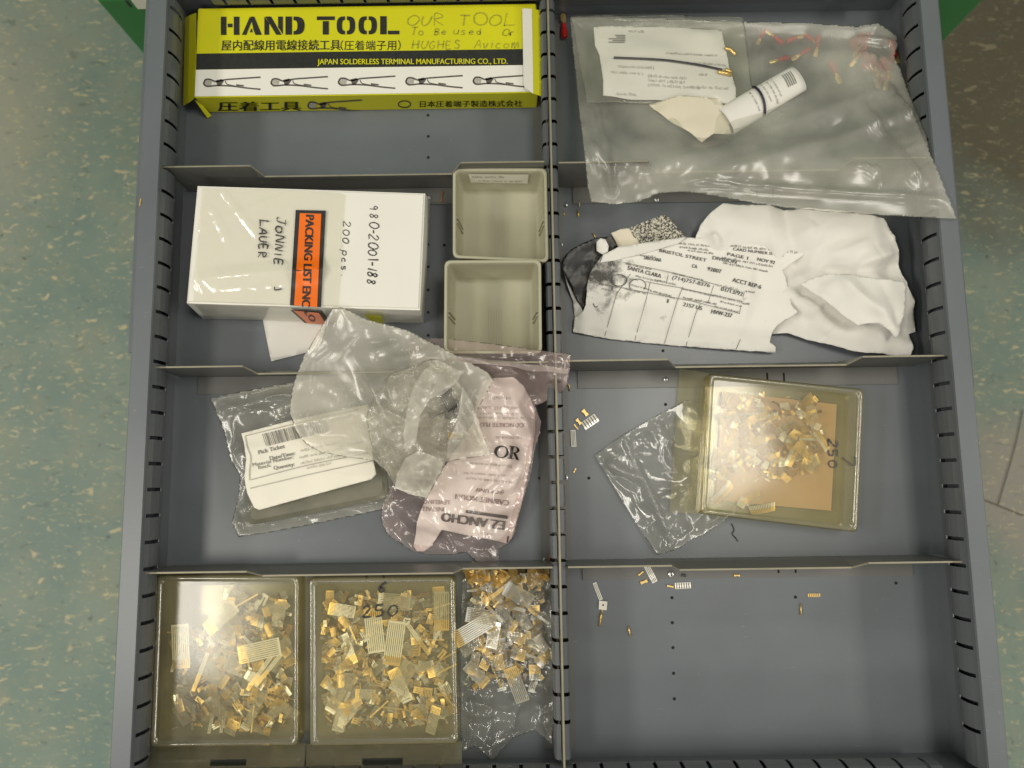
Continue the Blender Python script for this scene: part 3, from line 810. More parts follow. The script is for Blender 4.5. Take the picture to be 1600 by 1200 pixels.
# front face lettering (upright face)
ff = on_y(BY0 - 0.0003)
bm = bmesh.new()
add_text(bm, '圧着工具', ff, 341, 172.5, 129, 11, -0.3, bold=1.0)
child(mesh('side_title', bm, M_INK), bxr); bm = bmesh.new()
add_text(bm, '日本圧着端子製造株式会社', ff, 656, 167, 160, 7.5, -0.4, bold=0.15)
child(mesh('side_print', bm, M_INK), bxr)
bm = bmesh.new(); add_stroke(bm, _c(632, 163, 9.5, 5.2), ff, 1.6)
child(mesh('logo_ring', bm, M_INK), bxr)
bm = bmesh.new(); pliers(bm, ff, 481, 165, 0.95)
child(mesh('pliers_print', bm, [bpy.data.materials['print_dark'], M_INK_FAINT]), bxr)
# open end flaps
bm = bmesh.new()
fp = [(P(305.5, 20, 0.021), P(304, 152, 0.021)), (P(296, 24, 0.017), P(294, 160, 0.016)), (P(289, 28, 0.010), P(286, 165, 0.009))]
vv = [[bm.verts.new(a), bm.verts.new(b_)] for a, b_ in fp]
for i in range(2): bm.faces.new((vv[i][0], vv[i][1], vv[i + 1][1], vv[i + 1][0]))
bmesh.ops.recalc_face_normals(bm, faces=bm.faces[:]); solid(bm, 0.0007)
child(mesh('end_flap', bm, M_YELLOW), bxr)
bm = bmesh.new()
vv = [bm.verts.new(c) for c in (P(304, 156, 0.018), P(311, 158, 0.015), P(330, 180, 0.0016), P(324, 184, 0.001))]
bm.faces.new(vv); bmesh.ops.recalc_face_normals(bm, faces=bm.faces[:]); solid(bm, 0.0006)
child(mesh('dust_flap', bm, M_YELLOW), bxr)
# tuck flap folded up over the right end: white inside, yellow outside
bm = bmesh.new()
prof = [((816, 14), (818, 131), 0.0265), ((818, 13), (820, 137), 0.0275), ((831, 14), (833, 146), 0.0275), ]
vv = [[bm.verts.new(P(*a, z)), bm.verts.new(P(*b_, z))] for a, b_, z in prof]
for i in range(2): bm.faces.new((vv[i][0], vv[i][1], vv[i + 1][1], vv[i + 1][0]))
bmesh.ops.recalc_face_normals(bm, faces=bm.faces[:]); solid(bm, 0.0006)
child(mesh('tuck_flap', bm, M_WHITE), bxr)
bm = bmesh.new()
prof = [((831.5, 14), (833, 146), 0.0277), ((845, 16), (846.5, 150), 0.0262), ((847, 17), (848, 152), 0.0180)]
vv = [[bm.verts.new(P(*a, z)), bm.verts.new(P(*b_, z))] for a, b_, z in prof]
for i in range(2): bm.faces.new((vv[i][0], vv[i][1], vv[i + 1][1], vv[i + 1][0]))
bmesh.ops.recalc_face_normals(bm, faces=bm.faces[:]); solid(bm, 0.0006)
child(mesh('end_flap', bm, M_YELLOW), bxr)

# ------------------------------------------------------------------ white sheet under the carton
hz = Height([(405, 470, .0008), (520, 470, .0008), (500, 548, .001), (423, 565, .0016)], None)
o = sheet('paper_sheet', [(405, 470, 0), (520, 470, 0), (500, 546, 0), (424, 565, .001)], hz, M_PAPER, step=0.006, thick=0.0002)
tag(o, 'blank white sheet sticking out from under the white carton', 'paper')

# ------------------------------------------------------------------ white carton with packing list pouch
HW = 0.0365
wr = thing('white_carton', 'white cardboard carton with an orange packing list pouch stuck on top', 'box', P(480, 390, 0))
top = [(308, 290), (664, 302), (656, 484), (291, 473)]
# the carton bulges: bottom is inset against the top
bm = bmesh.new()
T = [P(u, v, HW) for u, v in top]
Bt = [P(332, 311, 0.0006), P(672, 315, 0.0006), P(662, 505, 0.0006), P(317, 498, 0.0006)]
N_ = 10
def edge_loop(Q, z=None): 
    out = []
    for i in range(4):
        for k in range(N_):
            out.append(Q[i].lerp(Q[(i + 1) % 4], k / N_))
    return out
loops = [edge_loop(T), edge_loop([T[i].lerp(Bt[i], .35) for i in range(4)]), edge_loop([T[i].lerp(Bt[i], .7) for i in range(4)]), edge_loop(Bt)]
cc = sum(T, Vector()) / 4
for li in (1, 2):
    for k, p in enumerate(loops[li]):
        e = (k % N_) / N_; b_ = math.sin(math.pi * e) * 0.0012
        d = Vector((p.x - cc.x, p.y - cc.y, 0)).normalized(); loops[li][k] = p + d * b_
lv = [[bm.verts.new(p) for p in lp] for lp in loops]
for i in range(3):
    for k in range(4 * N_):
        bm.faces.new((lv[i][k], lv[i][(k + 1) % (4 * N_)], lv[i + 1][(k + 1) % (4 * N_)], lv[i + 1][k]))
bm.faces.new(lv[0]); bm.faces.new(list(reversed(lv[3])))
bmesh.ops.recalc_face_normals(bm, faces=bm.faces[:])
bmesh.ops.bevel(bm, geom=[e for e in bm.edges if all(v in lv[0] for v in e.verts)], offset=0.0012, segments=3, affect='EDGES')
child(mesh('carton_body', bm, M_WHITE), wr)
bm = bmesh.new()
vs = [bm.verts.new(c) for c in (P(568, 489.5, HW - 0.004) - Vector((0, .0009, 0)), P(596, 491.5, HW - .004) - Vector((0, .0009, 0)), P(600, 506.5, .006) - Vector((0, .0016, 0)), P(583, 501, .012) - Vector((0, .0016, 0)))]
bm.faces.new(vs); child(mesh('side_sticker', bm, M_YELLOW), wr)
# pouch: a wrinkled film sheet folded down over the front edge
HP = HW + 0.0006
pc = [(318, 296, HP), (520, 300, HP), (538, 305, HP), (536, 400, HP), (525, 480, HP), (420, 476, HP), (320, 470, HP), (400, 400, HP + .0006), (460, 340, HP)]
hp = Height(pc, lambda x, y: 0.0007 * abs(noise.noise(Vector((x * 90 + y * 60, y * 40 - x * 20, 1.0)))) + 0.0005 * noise.noise(Vector((x * 40, y * 45, 5))),
            [(320, 448, 545, 430, .0042, .010), (350, 300, 430, 400, .0012, .004), (340, 330, 372, 395, .0013, .004), (480, 310, 300, 380, .0006, .005), (300, 400, 330, 465, .0012, .004)], zmin=HP)
pk_ = sheet('packing_pouch', [(316, 294, HP), (420, 296, HP), (530, 301, HP), (540, 305, HP), (536, 360, HP), (534, 420, HP), (528, 481, HP), (420, 476.5, HP), (302, 471, HP), (303, 440, HP), (309, 370, HP)], hp, M_POUCH, wr, step=0.0016)
bm = bmesh.new()
g = []
for k in range(24):
    t = k / 23; col = []
    for j in range(5):
        s = j / 4
        a = P(304 + (526 - 304) * t, 471.5 + 9 * t, HW - 0.0005); b_ = P(322 + (522 - 322) * t, 493 + 7 * t, 0.005)
        p = a.lerp(b_, s) + Vector((0, -0.0016 - 0.0008 * abs(noise.noise(Vector((t * 9, s * 4, 1)))), 0)); col.append(bm.verts.new(p))
    g.append(col)
for i in range(23):
    for j in range(4): bm.faces.new((g[i][j], g[i][j + 1], g[i + 1][j + 1], g[i + 1][j]))
child(mesh('pouch_overhang', bm, M_POUCH, smooth=True), wr)
fh = on_h(hp, 0.0005)
def conform_strip(bm, quad, f, nu, nv, mi=0):
    (a, b, c, d) = quad; G = []
    for i in range(nu + 1):
        t = i / nu; row = []
        for j in range(nv + 1):
            s = j / nv
            u = (a[0] * (1 - t) + b[0] * t) * (1 - s) + (d[0] * (1 - t) + c[0] * t) * s
            v = (a[1] * (1 - t) + b[1] * t) * (1 - s) + (d[1] * (1 - t) + c[1] * t) * s
            row.append(bm.verts.new(f(u, v)))
        G.append(row)
    for i in range(nu):
        for j in range(nv): bm.faces.new((G[i][j], G[i + 1][j], G[i + 1][j + 1], G[i][j + 1])).material_index = mi
bm = bmesh.new(); conform_strip(bm, [(462, 328), (509, 329), (501.5, 480), (453, 477)], on_h(hp, 0.0005), 8, 30)
nest(mesh('black_border', bm, M_INK, smooth=True), pk_)
bm = bmesh.new(); conform_strip(bm, [(468.5, 333), (502, 334), (495.5, 480), (459.5, 477)], on_h(hp, 0.0008), 8, 30)
nest(mesh('orange_strip', bm, M_ORANGE, smooth=True), pk_)
bm = bmesh.new()
add_text(bm, 'PACKING LIST ENC', on_h(hp, 0.0011), 478, 336, 143, 13, 92.6, bold=0.9)
nest(mesh('packing_print', bm, M_INK), pk_)
# border, strip and print run down the front
def frontf(off):
    def f(u, v):
        t = (u - 304) / 222; s = max(0.0, (v - 476) / 22)
        a = P(u, 471.5 + 9 * t, HW - 0.0005); b_ = P(u + 18 - 22 * t * .6, 494 + 7 * t, 0.005)
        return a.lerp(b_, s) + Vector((0, -0.0026 - off, 0))
    return f
bm = bmesh.new(); conform_strip(bm, [(453, 477), (501.5, 479), (509, 499), (468, 498)], frontf(0), 4, 4)
child(mesh('black_border', bm, M_INK), wr)
bm = bmesh.new(); conform_strip(bm, [(457.5, 477), (497.5, 479), (504, 499), (473, 498)], frontf(0.0003), 4, 4)
child(mesh('orange_strip', bm, M_ORANGE), wr)
bm = bmesh.new()
add_text(bm, 'LO', frontf(0.0006), 474, 479, 17, 11, 70, bold=0.4)
child(mesh('packing_print', bm, M_INK), wr)
bm = bmesh.new()
fh2 = on_h(hp, 0.0006)
pen(bm, 'JONNIE', fh2, 432, 338, 14.2, 13, 93, 2.0, 0, .12); pen(bm, 'LAUER', fh2, 407, 343, 12.6, 13, 93, 2.0, 0, .12)
add_stroke(bm, [(429, 448), (430, 453), (440, 451)], fh2, 2)
child(mesh('pouch_handwriting', bm, M_PEN), wr); bm = bmesh.new()
fw = on_z(HW + 0.0004)
pen(bm, '980-2001-188', fw, 578, 321, 12.2, 15, 92, 1.7); pen(bm, '200.pcs.', fw, 536, 345, 12.5, 11, 92, 1.4)
child(mesh('handwriting', bm, M_PEN), wr)

# ------------------------------------------------------------------ two putty coloured bins
def rrect(q, r, n=5):
    """rounded outline of a quad of world xy points, counter-clockwise or clockwise alike"""
    out = []; k = len(q)
    for i in range(k):
        p = q[i]; a = (q[i - 1] - p); b = (q[(i + 1) % k] - p)
        a.normalize(); b.normalize()
        p0 = p + a * r; p1 = p + b * r
        for j in range(n + 1):
            t = j / n
            out.append(p0 * (1 - t) ** 2 + p * (2 * t * (1 - t)) + p1 * t * t)
    return out
def inset(q, d):
    c = sum(q, Vector((0, 0))) / len(q); out = []
    k = len(q)
    for i in range(k):
        a = (q[i - 1] - q[i]).normalized(); b = (q[(i + 1) % k] - q[i]).normalized()
        out.append(q[i] + (a + b) * d)
    return out
def loft(bm, rings, close_first=True, close_last=True):
    lv = [[bm.verts.new(p) for p in r] for r in rings]
    n = len(lv[0])
    for i in range(len(lv) - 1):
        for k in range(n):
            bm.faces.new((lv[i][k], lv[i][(k + 1) % n], lv[i + 1][(k + 1) % n], lv[i + 1][k]))
    if close_first: bm.faces.new(list(reversed(lv[0])))
    if close_last: bm.faces.new(lv[-1])
    bmesh.ops.recalc_face_normals(bm, faces=bm.faces[:])
def putty_bin(corners, h, z0, label, has_label):
    q = [P(u, v, h).xy for u, v in corners]
    c = sum(q, Vector((0, 0))) / 4
    r = thing('storage_bin', label, 'bin', (c.x, c.y, z0), 'putty plastic bins')
    ring = lambda d, z, rad: [Vector((p.x, p.y, z)) for p in rrect(inset(q, d), rad)]
    bm = bmesh.new()
    loft(bm, [ring(.0042, z0, .004), ring(.0010, h - .006, .004), ring(.0010, h - .0045, .004), ring(0.0002, h - .004, .0045), ring(0.0002, h - .0004, .0045), ring(.0005, h, .0045), ring(.0019, h, .0035), ring(.0023, h - .0005, .0035),
              ring(.0026, h - .005, .0032), ring(.0048, z0 + .004, .003), ring(.0062, z0 + .0018, .003)], True, True)
    child(mesh('bin_body', bm, M_PUTTY, smooth=True), r)
    bpy.context.view_layer.update()
    # slanted divider guides on the side walls
    for s in (0, 1):
        side0 = q[0] if s == 0 else q[1]; side1 = q[3] if s == 0 else q[2]
        inw = (q[1] - q[0]).normalized() * (1 if s == 0 else -1)
        m0 = side0.lerp(side1, 0.56); dirv = (side1 - side0).normalized()
        bm = bmesh.new()
        for dd in (-.0016, .0016):
            a = m0 + dirv * dd
            vs_ = []
            for z, ins in ((h - .004, .0022), (z0 + .006, .0046)):
                for w_ in (-.0005, .0005):
                    for de in (0, .0014):
                        p = a + dirv * w_ + inw * (ins + de); vs_.append(bm.verts.new((p.x, p.y, z)))
            for f in ((0, 1, 3, 2), (4, 6, 7, 5), (0, 4, 5, 1), (2, 3, 7, 6), (0, 2, 6, 4), (1, 5, 7, 3)): bm.faces.new([vs_[i] for i in f])
        bmesh.ops.recalc_face_normals(bm, faces=bm.faces[:])
        child(mesh('divider_guide', bm, M_PUTTY), r)
    # moulded mark on the bin bottom
    zb = z0 + .0019
    bm = bmesh.new()
    d1 = (q[1] - q[0]); d2 = (q[3] - q[0])
    for k in range(6):
        a = q[0] + d1 * (0.44 + 0.028 * k) + d2 * 0.42; b_ = q[0] + d1 * (0.44 + 0.028 * k) + d2 * 0.86
        sx = d1.normalized() * .0002
        vs_ = [bm.verts.new((p.x, p.y, zb)) for p in (a - sx, a + sx, b_ + sx, b_ - sx)]; bm.faces.new(vs_)
    child(mesh('moulded_mark', bm, mat('putty_mark', (0.36, 0.345, 0.245), 0.5, var=.05) if 'putty_mark' not in bpy.data.materials else bpy.data.materials['putty_mark']), r)
    if has_label:
        # typed label on the far inside wall
        def wallf(off):
            def f(u, v):
                t = (v - 266) / 18.0; s = (u - 707) / 148.0
                a = q[0].lerp(q[1], s); y_in = (q[3] - q[0]).normalized()
                p = a + y_in * (0.0030 + 0.0012 * t + off)
                return Vector((p.x, p.y, h - 0.0012 - 0.0145 * t))
            return f
        bm = bmesh.new(); conform_strip(bm, [(731, 268), (826, 269), (825, 286), (734, 284)], wallf(.0003), 2, 2)
        lb_ = child(mesh('label', bm, M_LABEL), r)
        bm = bmesh.new(); print_line(bm, wallf(.0005), 737, 275, 52, 4.0, 0.5, 0, 3); print_line(bm, wallf(.0005), 746, 282.5, 70, 4.0, 0.5, 0, 4)
        nest(mesh('label_print', bm, M_INK_FAINT), lb_)
    return r
putty_bin([(707, 262), (855, 262), (858, 410), (707, 403)], 0.0355, 0.0012, 'putty plastic bin with a typed label inside, the upper of the two', True)
putty_bin([(694, 406), (846, 405), (847.5, 553), (693, 553)], 0.0375, 0.0012, 'putty plastic bin without a label, the lower one, partly under the pink zip bag', False)

# ------------------------------------------------------------------ contact strips (etched combs of gold and tin plated contacts)
def comb_mesh(name, nbar, length, pitch=0.0015, mats=None, bend=0.0, carrier=0.30, split=0.55, thick=0.00025, fan=0.0):
    """one strip: a carrier end, bars in two finishes, a tie bar; one connected sheet"""
    xs = [0.0]; x = 0
    for k in range(nbar):
        x += pitch * 0.62; xs.append(x)
        if k < nbar - 1: x += pitch * 0.38; xs.append(x)
    W = xs[-1]
    ys = [0, length * .05, length * carrier, length * split, length * 0.94, length]
    bm = bmesh.new(); G = []
    for xx in xs:
        G.append([])
        for y in ys:
            k = 1 + fan * (y / length)
            G[-1].append(bm.verts.new(((xx - W / 2) * k, y - length / 2, bend * (xx - W / 2) ** 2 - bend * 0.3 * (y - length / 2) ** 2)))
    for i in range(len(xs) - 1):
        for j in range(5):
            gap = i % 2 == 1
            if gap and j in (1, 2, 3): continue
            if gap and j == 4 and fan: continue
            f = bm.faces.new((G[i][j], G[i + 1][j], G[i + 1][j + 1], G[i][j + 1]))
            f.material_index = 0 if j <= 1 else 1 if j == 2 else 2
    solid(bm, thick)
    me = bpy.data.meshes.new(name); bm.to_mesh(me); bm.free()
    for m_ in (mats or (M_CARRIER, M_SILVER, M_GOLD)): me.materials.append(m_)
    return me
COMBS = [
    comb_mesh('contact_strip', 8, 0.026, pitch=.0013, mats=(M_CARRIER_F, M_CARRIER_F, M_GOLD), carrier=.55, split=.72),
    comb_mesh('contact_strip', 9, 0.029, pitch=.00135, mats=(M_CARRIER, M_CARRIER, M_GOLD), carrier=.1, split=.8),
    comb_mesh('contact_strip', 7, 0.020, pitch=.0012, mats=(M_CARRIER_F, M_GOLD, M_GOLD), carrier=0.62, split=0.8),
    comb_mesh('contact_strip', 9, 0.022, pitch=.0012, mats=(M_CARRIER_F, M_CARRIER_F, M_SILVER), carrier=0.7, split=0.85),
    comb_mesh('contact_strip', 3, 0.026, mats=(M_CARRIER, M_CARRIER, M_GOLD), pitch=.0010),
    comb_mesh('contact_strip', 7, 0.011, pitch=.0010, mats=(M_GOLD, M_GOLD, M_GOLD), bend=30, carrier=.12),
    comb_mesh('contact_strip', 5, 0.010, pitch=.0011, mats=(M_GOLD, M_GOLD, M_GOLD), bend=-40, carrier=.12, fan=.3),
    comb_mesh('contact_strip', 10, 0.024, pitch=.0011, mats=(M_CARRIER_F, M_CARRIER_F, M_GOLD), carrier=0.65, split=0.8),
    comb_mesh('contact_strip', 2, 0.024, mats=(M_GOLD, M_GOLD, M_GOLD), pitch=.0008),
    comb_mesh('contact_strip', 9, 0.013, pitch=.0012, mats=(M_CARRIER_F, M_GOLD, M_GOLD), carrier=0.4, bend=15),
]
PILE = [COMBS[k] for k in (0, 0, 2, 3, 3, 4, 4, 5, 5, 6, 6, 7, 7, 7, 8, 8, 9, 9)]
FANS = [
    comb_mesh('contact_strip', 14, 0.0095, pitch=0.0015, mats=(M_GOLD, M_GOLD, M_GOLD), bend=18, carrier=0.2, fan=0.3),
    comb_mesh('contact_strip', 10, 0.0085, pitch=0.0015, mats=(M_CARRIER_F, M_GOLD, M_GOLD), bend=25, carrier=0.3, fan=0.35),
    comb_mesh('contact_strip', 7, 0.0075, pitch=0.0014, mats=(M_SILVER, M_CARRIER, M_CARRIER), bend=10, carrier=0.4),
    comb_mesh('contact_strip', 16, 0.008, pitch=0.0014, mats=(M_GOLD, M_GOLD, M_SILVER), bend=-12, carrier=0.18, fan=0.15),
    comb_mesh('contact_strip', 8, 0.008, pitch=0.0014, mats=(M_CARRIER_F, M_CARRIER_F, M_GOLD), bend=14, carrier=0.5, split=.7),
]
FAN_SET = [FANS[k] for k in (0, 1, 2, 2, 2, 3, 4, 4, 4)]
def heap(name, n, inside, zr, label, sz=(.003, .008), seed=0):
    """the mass of tiny chips under the strips one can tell apart"""
    r2 = random.Random(seed); bm = bmesh.new()
    for k in range(n):
        u, v = inside(r2); c = P(u, v, r2.uniform(*zr)); l = r2.uniform(*sz); w_ = l * r2.uniform(.15, .7)
        rot = Matrix.Rotation(r2.uniform(0, 6.28), 3, 'Z') @ Matrix.Rotation(r2.uniform(-.6, .6), 3, 'X') @ Matrix.Rotation(r2.uniform(-.6, .6), 3, 'Y')
        nb = r2.randint(2, 5); mi = r2.choice((0, 0, 1, 1, 2, 3))
        for j in range(nb):      # teeth
            x0 = -w_ / 2 + w_ * j / nb; x1 = x0 + w_ / nb * .66
            f = bm.faces.new([bm.verts.new(c + rot @ Vector(q)) for q in ((x0, -l / 2, 0), (x1, -l / 2, 0), (x1, l / 2, 0), (x0, l / 2, 0))]); f.material_index = mi
        f = bm.faces.new([bm.verts.new(c + rot @ Vector(q)) for q in ((-w_ / 2, -l / 2, .0001), (w_ / 2, -l / 2, .0001), (w_ / 2, -l * .25, .0001), (-w_ / 2, -l * .25, .0001))]); f.material_index = mi
    o = mesh(name, bm, [M_GOLD, M_CARRIER_F, M_SILVER, M_BRONZE]); tag(o, label, 'contacts'); o['kind'] = 'stuff'
    return o
def put(me, name, u, v, z, ang, label, cat, group=None, tilt=(0, 0), sc=1.0):
    o = link(name, me)
    o.location = P(u, v, z)
    o.rotation_euler = (R(tilt[0]), R(tilt[1]), R(ang)); o.scale = (sc, sc, sc)
    return tag(o, label, cat, group)
rs = random.Random(5)
def pile(n, inside, zr, meshes, label, group, tilt=16, sc=(0.8, 1.1), nm='contact_strip'):
    for k in range(n):
        u, v = inside(rs)
        t_ = tilt * (1.5 if rs.random() < .2 else 1)
        put(rs.choice(meshes), nm, u, v, rs.uniform(*zr), rs.uniform(0, 360), label, 'contact strip', group, (rs.uniform(-t_, t_), rs.uniform(-t_, t_)), rs.uniform(*sc))

# ------------------------------------------------------------------ clear hinged cases
def clear_case(corners, h, label, tabq, tabz, slot, mirror=None):
    q = [P(u, v, h).xy for u, v in corners]
    c = sum(q, Vector((0, 0))) / 4
    r = thing('clear_case', label, 'case', (c.x, c.y, 0), 'clear plastic cases')
    ring = lambda d, z, rad: [Vector((p.x, p.y, z)) for p in rrect(inset(q, d), rad)]
    zm = h * 0.5
    bm = bmesh.new()
    loft(bm, [ring(.0012, zm, .003), ring(.0012, .0022, .003), ring(.0020, .0012, .003), ring(.0035, .0009, .003)], False, True)
    child(mesh('base', bm, M_AMBER, smooth=False), r)
    bm = bmesh.new()
    loft(bm, [ring(.0, zm - .002, .0035), ring(.0003, h - .002, .0035), ring(.0010, h - .0006, .0035)], False, False)
    child(mesh('lid', bm, M_AMBER_SIDE, smooth=False), r)
    bm = bmesh.new()
    loft(bm, [ring(.0010, h - .0006, .0035), ring(.0017, h, .0035), ring(.0030, h, .0035), ring(.0036, h - .0007, .0033), ring(.0045, h - .0012, .003)], False, False)
    child(mesh('lid_rim', bm, M_AMBER_RIM, smooth=True), r)
    # lid panel, slightly bowed
    bm = bmesh.new()
    qi = inset(q, .0045); Nx = 24; G = []
    for i in range(Nx + 1):
        row = []
        for j in range(Nx + 1):
            p = (qi[0].lerp(qi[1], i / Nx)).lerp(qi[3].lerp(qi[2], i / Nx), j / Nx)
            e = min(i, j, Nx - i, Nx - j)
            z = h - .0012 + (0.0 if e == 0 else .00045 * math.sin(math.pi * i / Nx) * math.sin(math.pi * j / Nx) + .00012 * noise.noise(Vector((p.x * 45, p.y * 45, h * 100))))
            row.append(bm.verts.new((p.x, p.y, z)))
        G.append(row)
    for i in range(Nx):
        for j in range(Nx): bm.faces.new((G[i][j], G[i + 1][j], G[i + 1][j + 1], G[i][j + 1]))
    bmesh.ops.recalc_face_normals(bm, faces=bm.faces[:])
    child(mesh('lid_panel', bm, M_AMBER_LID, smooth=True), r)
    # hanging tab with its slot
    bm = bmesh.new()
    tq = [P(u, v, tabz[0] if k < 2 else tabz[1]) for k, (u, v) in enumerate(tabq)]
    if slot:
        su0, su1, sv0, sv1 = slot
        us = [0, su0, su1, 1]; vsx = [0, sv0, sv1, 1]
        G = [[bm.verts.new(tq[0].lerp(tq[1], a).lerp(tq[3].lerp(tq[2], a), b_)) for b_ in vsx] for a in us]
        for i in range(3):
            for j in range(3):
                if i == 1 and j == 1: continue
                bm.faces.new((G[i][j], G[i + 1][j], G[i + 1][j + 1], G[i][j + 1]))
    else:
        bm.faces.new([bm.verts.new(p) for p in tq])
    bmesh.ops.recalc_face_normals(bm, faces=bm.faces[:])
    solid(bm, 0.0008)
    child(mesh('hang_tab', bm, M_AMBER_TAB), r)
    return r
HX = 0.0225
case_a = clear_case([(243, 898), (468, 899), (467, 1167), (232, 1170)], HX, 'clear yellowed case of contacts against the left side of the drawer', [(234, 1168), (478, 1163), (475, 1208), (228, 1210)], (0.013, 0.036), (0.40, 0.63, 0.50, 0.76))
case_b = clear_case([(481, 902), (711, 900), (718, 1164), (482, 1168)], HX, 'clear yellowed case marked 6 and 250 in the middle of the bottom left compartment', [(479, 1164), (722, 1160), (722, 1207), (478, 1209)], (0.0125, 0.034), (0.36, 0.62, 0.50, 0.76))
case_c = clear_case([(1107, 582), (1352, 607), (1342, 833), (1094, 803)], 0.0225, 'clear yellowed case marked 7 and 250 holding a kraft card, in the right compartment', [(1108, 583), (1096, 803), (1046, 800), (1062, 576)], (0.010, 0.004), None)
fz = on_z(HX - 0.0002)
bm = bmesh.new()
pen(bm, '250', on_z(HX + .0002), 1293, 685, 16.5, 14, 88, 2.5, 0, .02); pen(bm, '7', on_z(HX + .0002), 1316, 707, 22, 18, 96, 2.5)
child(mesh('handwriting', bm, M_PEN), case_c)
bm = bmesh.new()
pen(bm, '250', on_z(HX + .0002), 566, 965, 19, 17, -3, 3.4, 0, .02); pen(bm, '6', on_z(HX + .0002), 590, 925, 14, 17, 12, 3.4)
child(mesh('handwriting', bm, M_INK), case_b)
# kraft card in the right case
kz = 0.0035
bm = bmesh.new()
bm.faces.new([bm.verts.new(P(u, v, kz)) for u, v in ((1128, 612), (1307, 632), (1298, 798), (1118, 782))])
solid(bm, 0.0006)
tag(rebase(mesh('kraft_card', bm, M_KRAFT), P(1215, 705, kz)), 'tan kraft card lying inside the right clear case', 'card')
def inside_quad(q, pad, bias=None):
    def f(r):
        a = r.uniform(pad, 1 - pad); b_ = r.uniform(pad, 1 - pad)
        if bias: a, b_ = bias(r, a, b_)
        x0 = q[0][0] + (q[1][0] - q[0][0]) * a; y0 = q[0][1] + (q[1][1] - q[0][1]) * a
        x1 = q[3][0] + (q[2][0] - q[3][0]) * a; y1 = q[3][1] + (q[2][1] - q[3][1]) * a
        return x0 + (x1 - x0) * b_, y0 + (y1 - y0) * b_
    return f
LBA = 'gold and tin contact strip piled inside the left clear case'
LBB = 'gold and tin contact strip piled inside the clear case marked 6'
LBC = 'curved gold contact strip heaped on the kraft card in the right case'
LBD = 'gold and tin contact strip inside the wrinkled clear bag of contacts'
GA, GB, GC, GD = 'contact strips in the left clear case', 'contact strips in the clear case marked 6', 'contact strips in the right clear case', 'contact strips in the wrinkled clear bag'
qa = [(262, 920), (458, 920), (455, 1150), (255, 1150)]
def bias_a(r, a, b_):
    return max(.03, min(.97, .02 + .96 * a ** .75)), min(.96, max(.03 if a > .35 else .3, .02 + .95 * r.betavariate(1.5, 1.3)))
pile(104, inside_quad(qa, 0.02, bias_a), (0.004, 0.0125), PILE, LBA, GA, 18, (.55, .85))
heap('contact_heap', 520, inside_quad(qa, 0.02, bias_a), (.003, .008), 'mass of small contacts on the bottom of the left clear case', seed=1)
qb = [(500, 920), (700, 918), (704, 1150), (502, 1152)]
pile(112, inside_quad(qb, 0.03, lambda r, a, b_: (a, .03 + .9 * b_)), (0.004, 0.0125), PILE, LBB, GB, 18, (.55, .85))
heap('contact_heap', 680, inside_quad(qb, 0.02, lambda r, a, b_: (a, .02 + .92 * b_)), (.003, .008), 'mass of small contacts on the bottom of the case marked 6', seed=2)
for u, v, a, k in ((282, 1010, 184, 1), (405, 1017, 102, 1), (313, 1050, 160, 4), (345, 965, 130, 0), (405, 1052, 145, 4), (420, 1046, 140, 4)):
    put(COMBS[k], 'contact_strip', u, v, 0.0165, a, LBA, 'contact strip', GA, (rs.uniform(-4, 4), rs.uniform(-4, 4)))
for u, v, a, k in ((585, 985, 8, 1), (616, 1005, 172, 1), (653, 998, 216, 4), (616, 940, 84, 3), (630, 1058, 150, 3), (690, 955, 180, 0)):
    put(COMBS[k], 'contact_strip', u, v, 0.0165, a, LBB, 'contact strip', GB, (rs.uniform(-4, 4), rs.uniform(-4, 4)))
qc = [(1130, 610), (1290, 625), (1280, 770), (1115, 750)]
def bias_c(r, a, b_):
    t = r.betavariate(1.25, 1.25); return t * 1.0, min(.97, r.betavariate(1.25, 1.3) * (1.06 - .25 * t))
pile(96, inside_quad(qc, 0.03, bias_c), (0.0055, 0.012), FAN_SET, LBC, GC, 26, (0.42, 0.75), 'contact_fan')
heap('contact_heap', 300, inside_quad(qc, 0.04, bias_c), (.0045, .008), 'mass of tiny gold contacts heaped on the kraft card', (.002, .005), 4)
for u, v, a in ((1160, 785, 60), (1175, 778, 30), (1192, 795, 10), (1130, 770, 45)):
    put(FANS[rs.randint(0, 3)], 'contact_fan', u, v, 0.006, a, LBC, 'contact strip', GC, (8, -5), .75)

# ------------------------------------------------------------------ wrinkled clear bag of contacts, bottom left compartment
zb = 0.013
bag_ol = [(722, 906, zb), (738, 897, zb), (800, 896, zb), (858, 894, zb), (862, 930, zb), (866, 1000, zb), (868, 1090, .008), (862, 1162, .004), (835, 1140, .003), (800, 1152, .003), (770, 1187, .002), (740, 1165, .003), (722, 1175, .004), (719, 1080, .009), (720, 980, zb)]
cr = crumple(0.0022, 0.014, 2.0, 0.3)
hb = Height([(790, 950, .021), (830, 1000, .021), (760, 1040, .020), (800, 1070, .016), (790, 1120, .007), (735, 950, .019), (845, 930, .019)] + [(u, v, .007) for u, v, z in bag_ol], cr, rand_creases(725, 865, 900, 1180, 60, 1, .0028, .0032, 45), edge=bag_ol)
o = sheet('polybag', bag_ol, hb, M_BAG, None, step=0.0014, layers=2, gap=0.018)
tag(o, 'wrinkled clear bag full of gold contacts beside the centre divider', 'plastic bag', 'clear plastic bags')
def in_bag(r):
    return r.uniform(735, 850), 905 + 175 * r.betavariate(1.3, 1.5)
pile(66, in_bag, (0.004, 0.013), PILE, LBD, GD, 30, (0.55, 0.85))
heap('contact_heap', 320, in_bag, (.002, .009), 'mass of small contacts at the bottom of the wrinkled clear bag', seed=3)
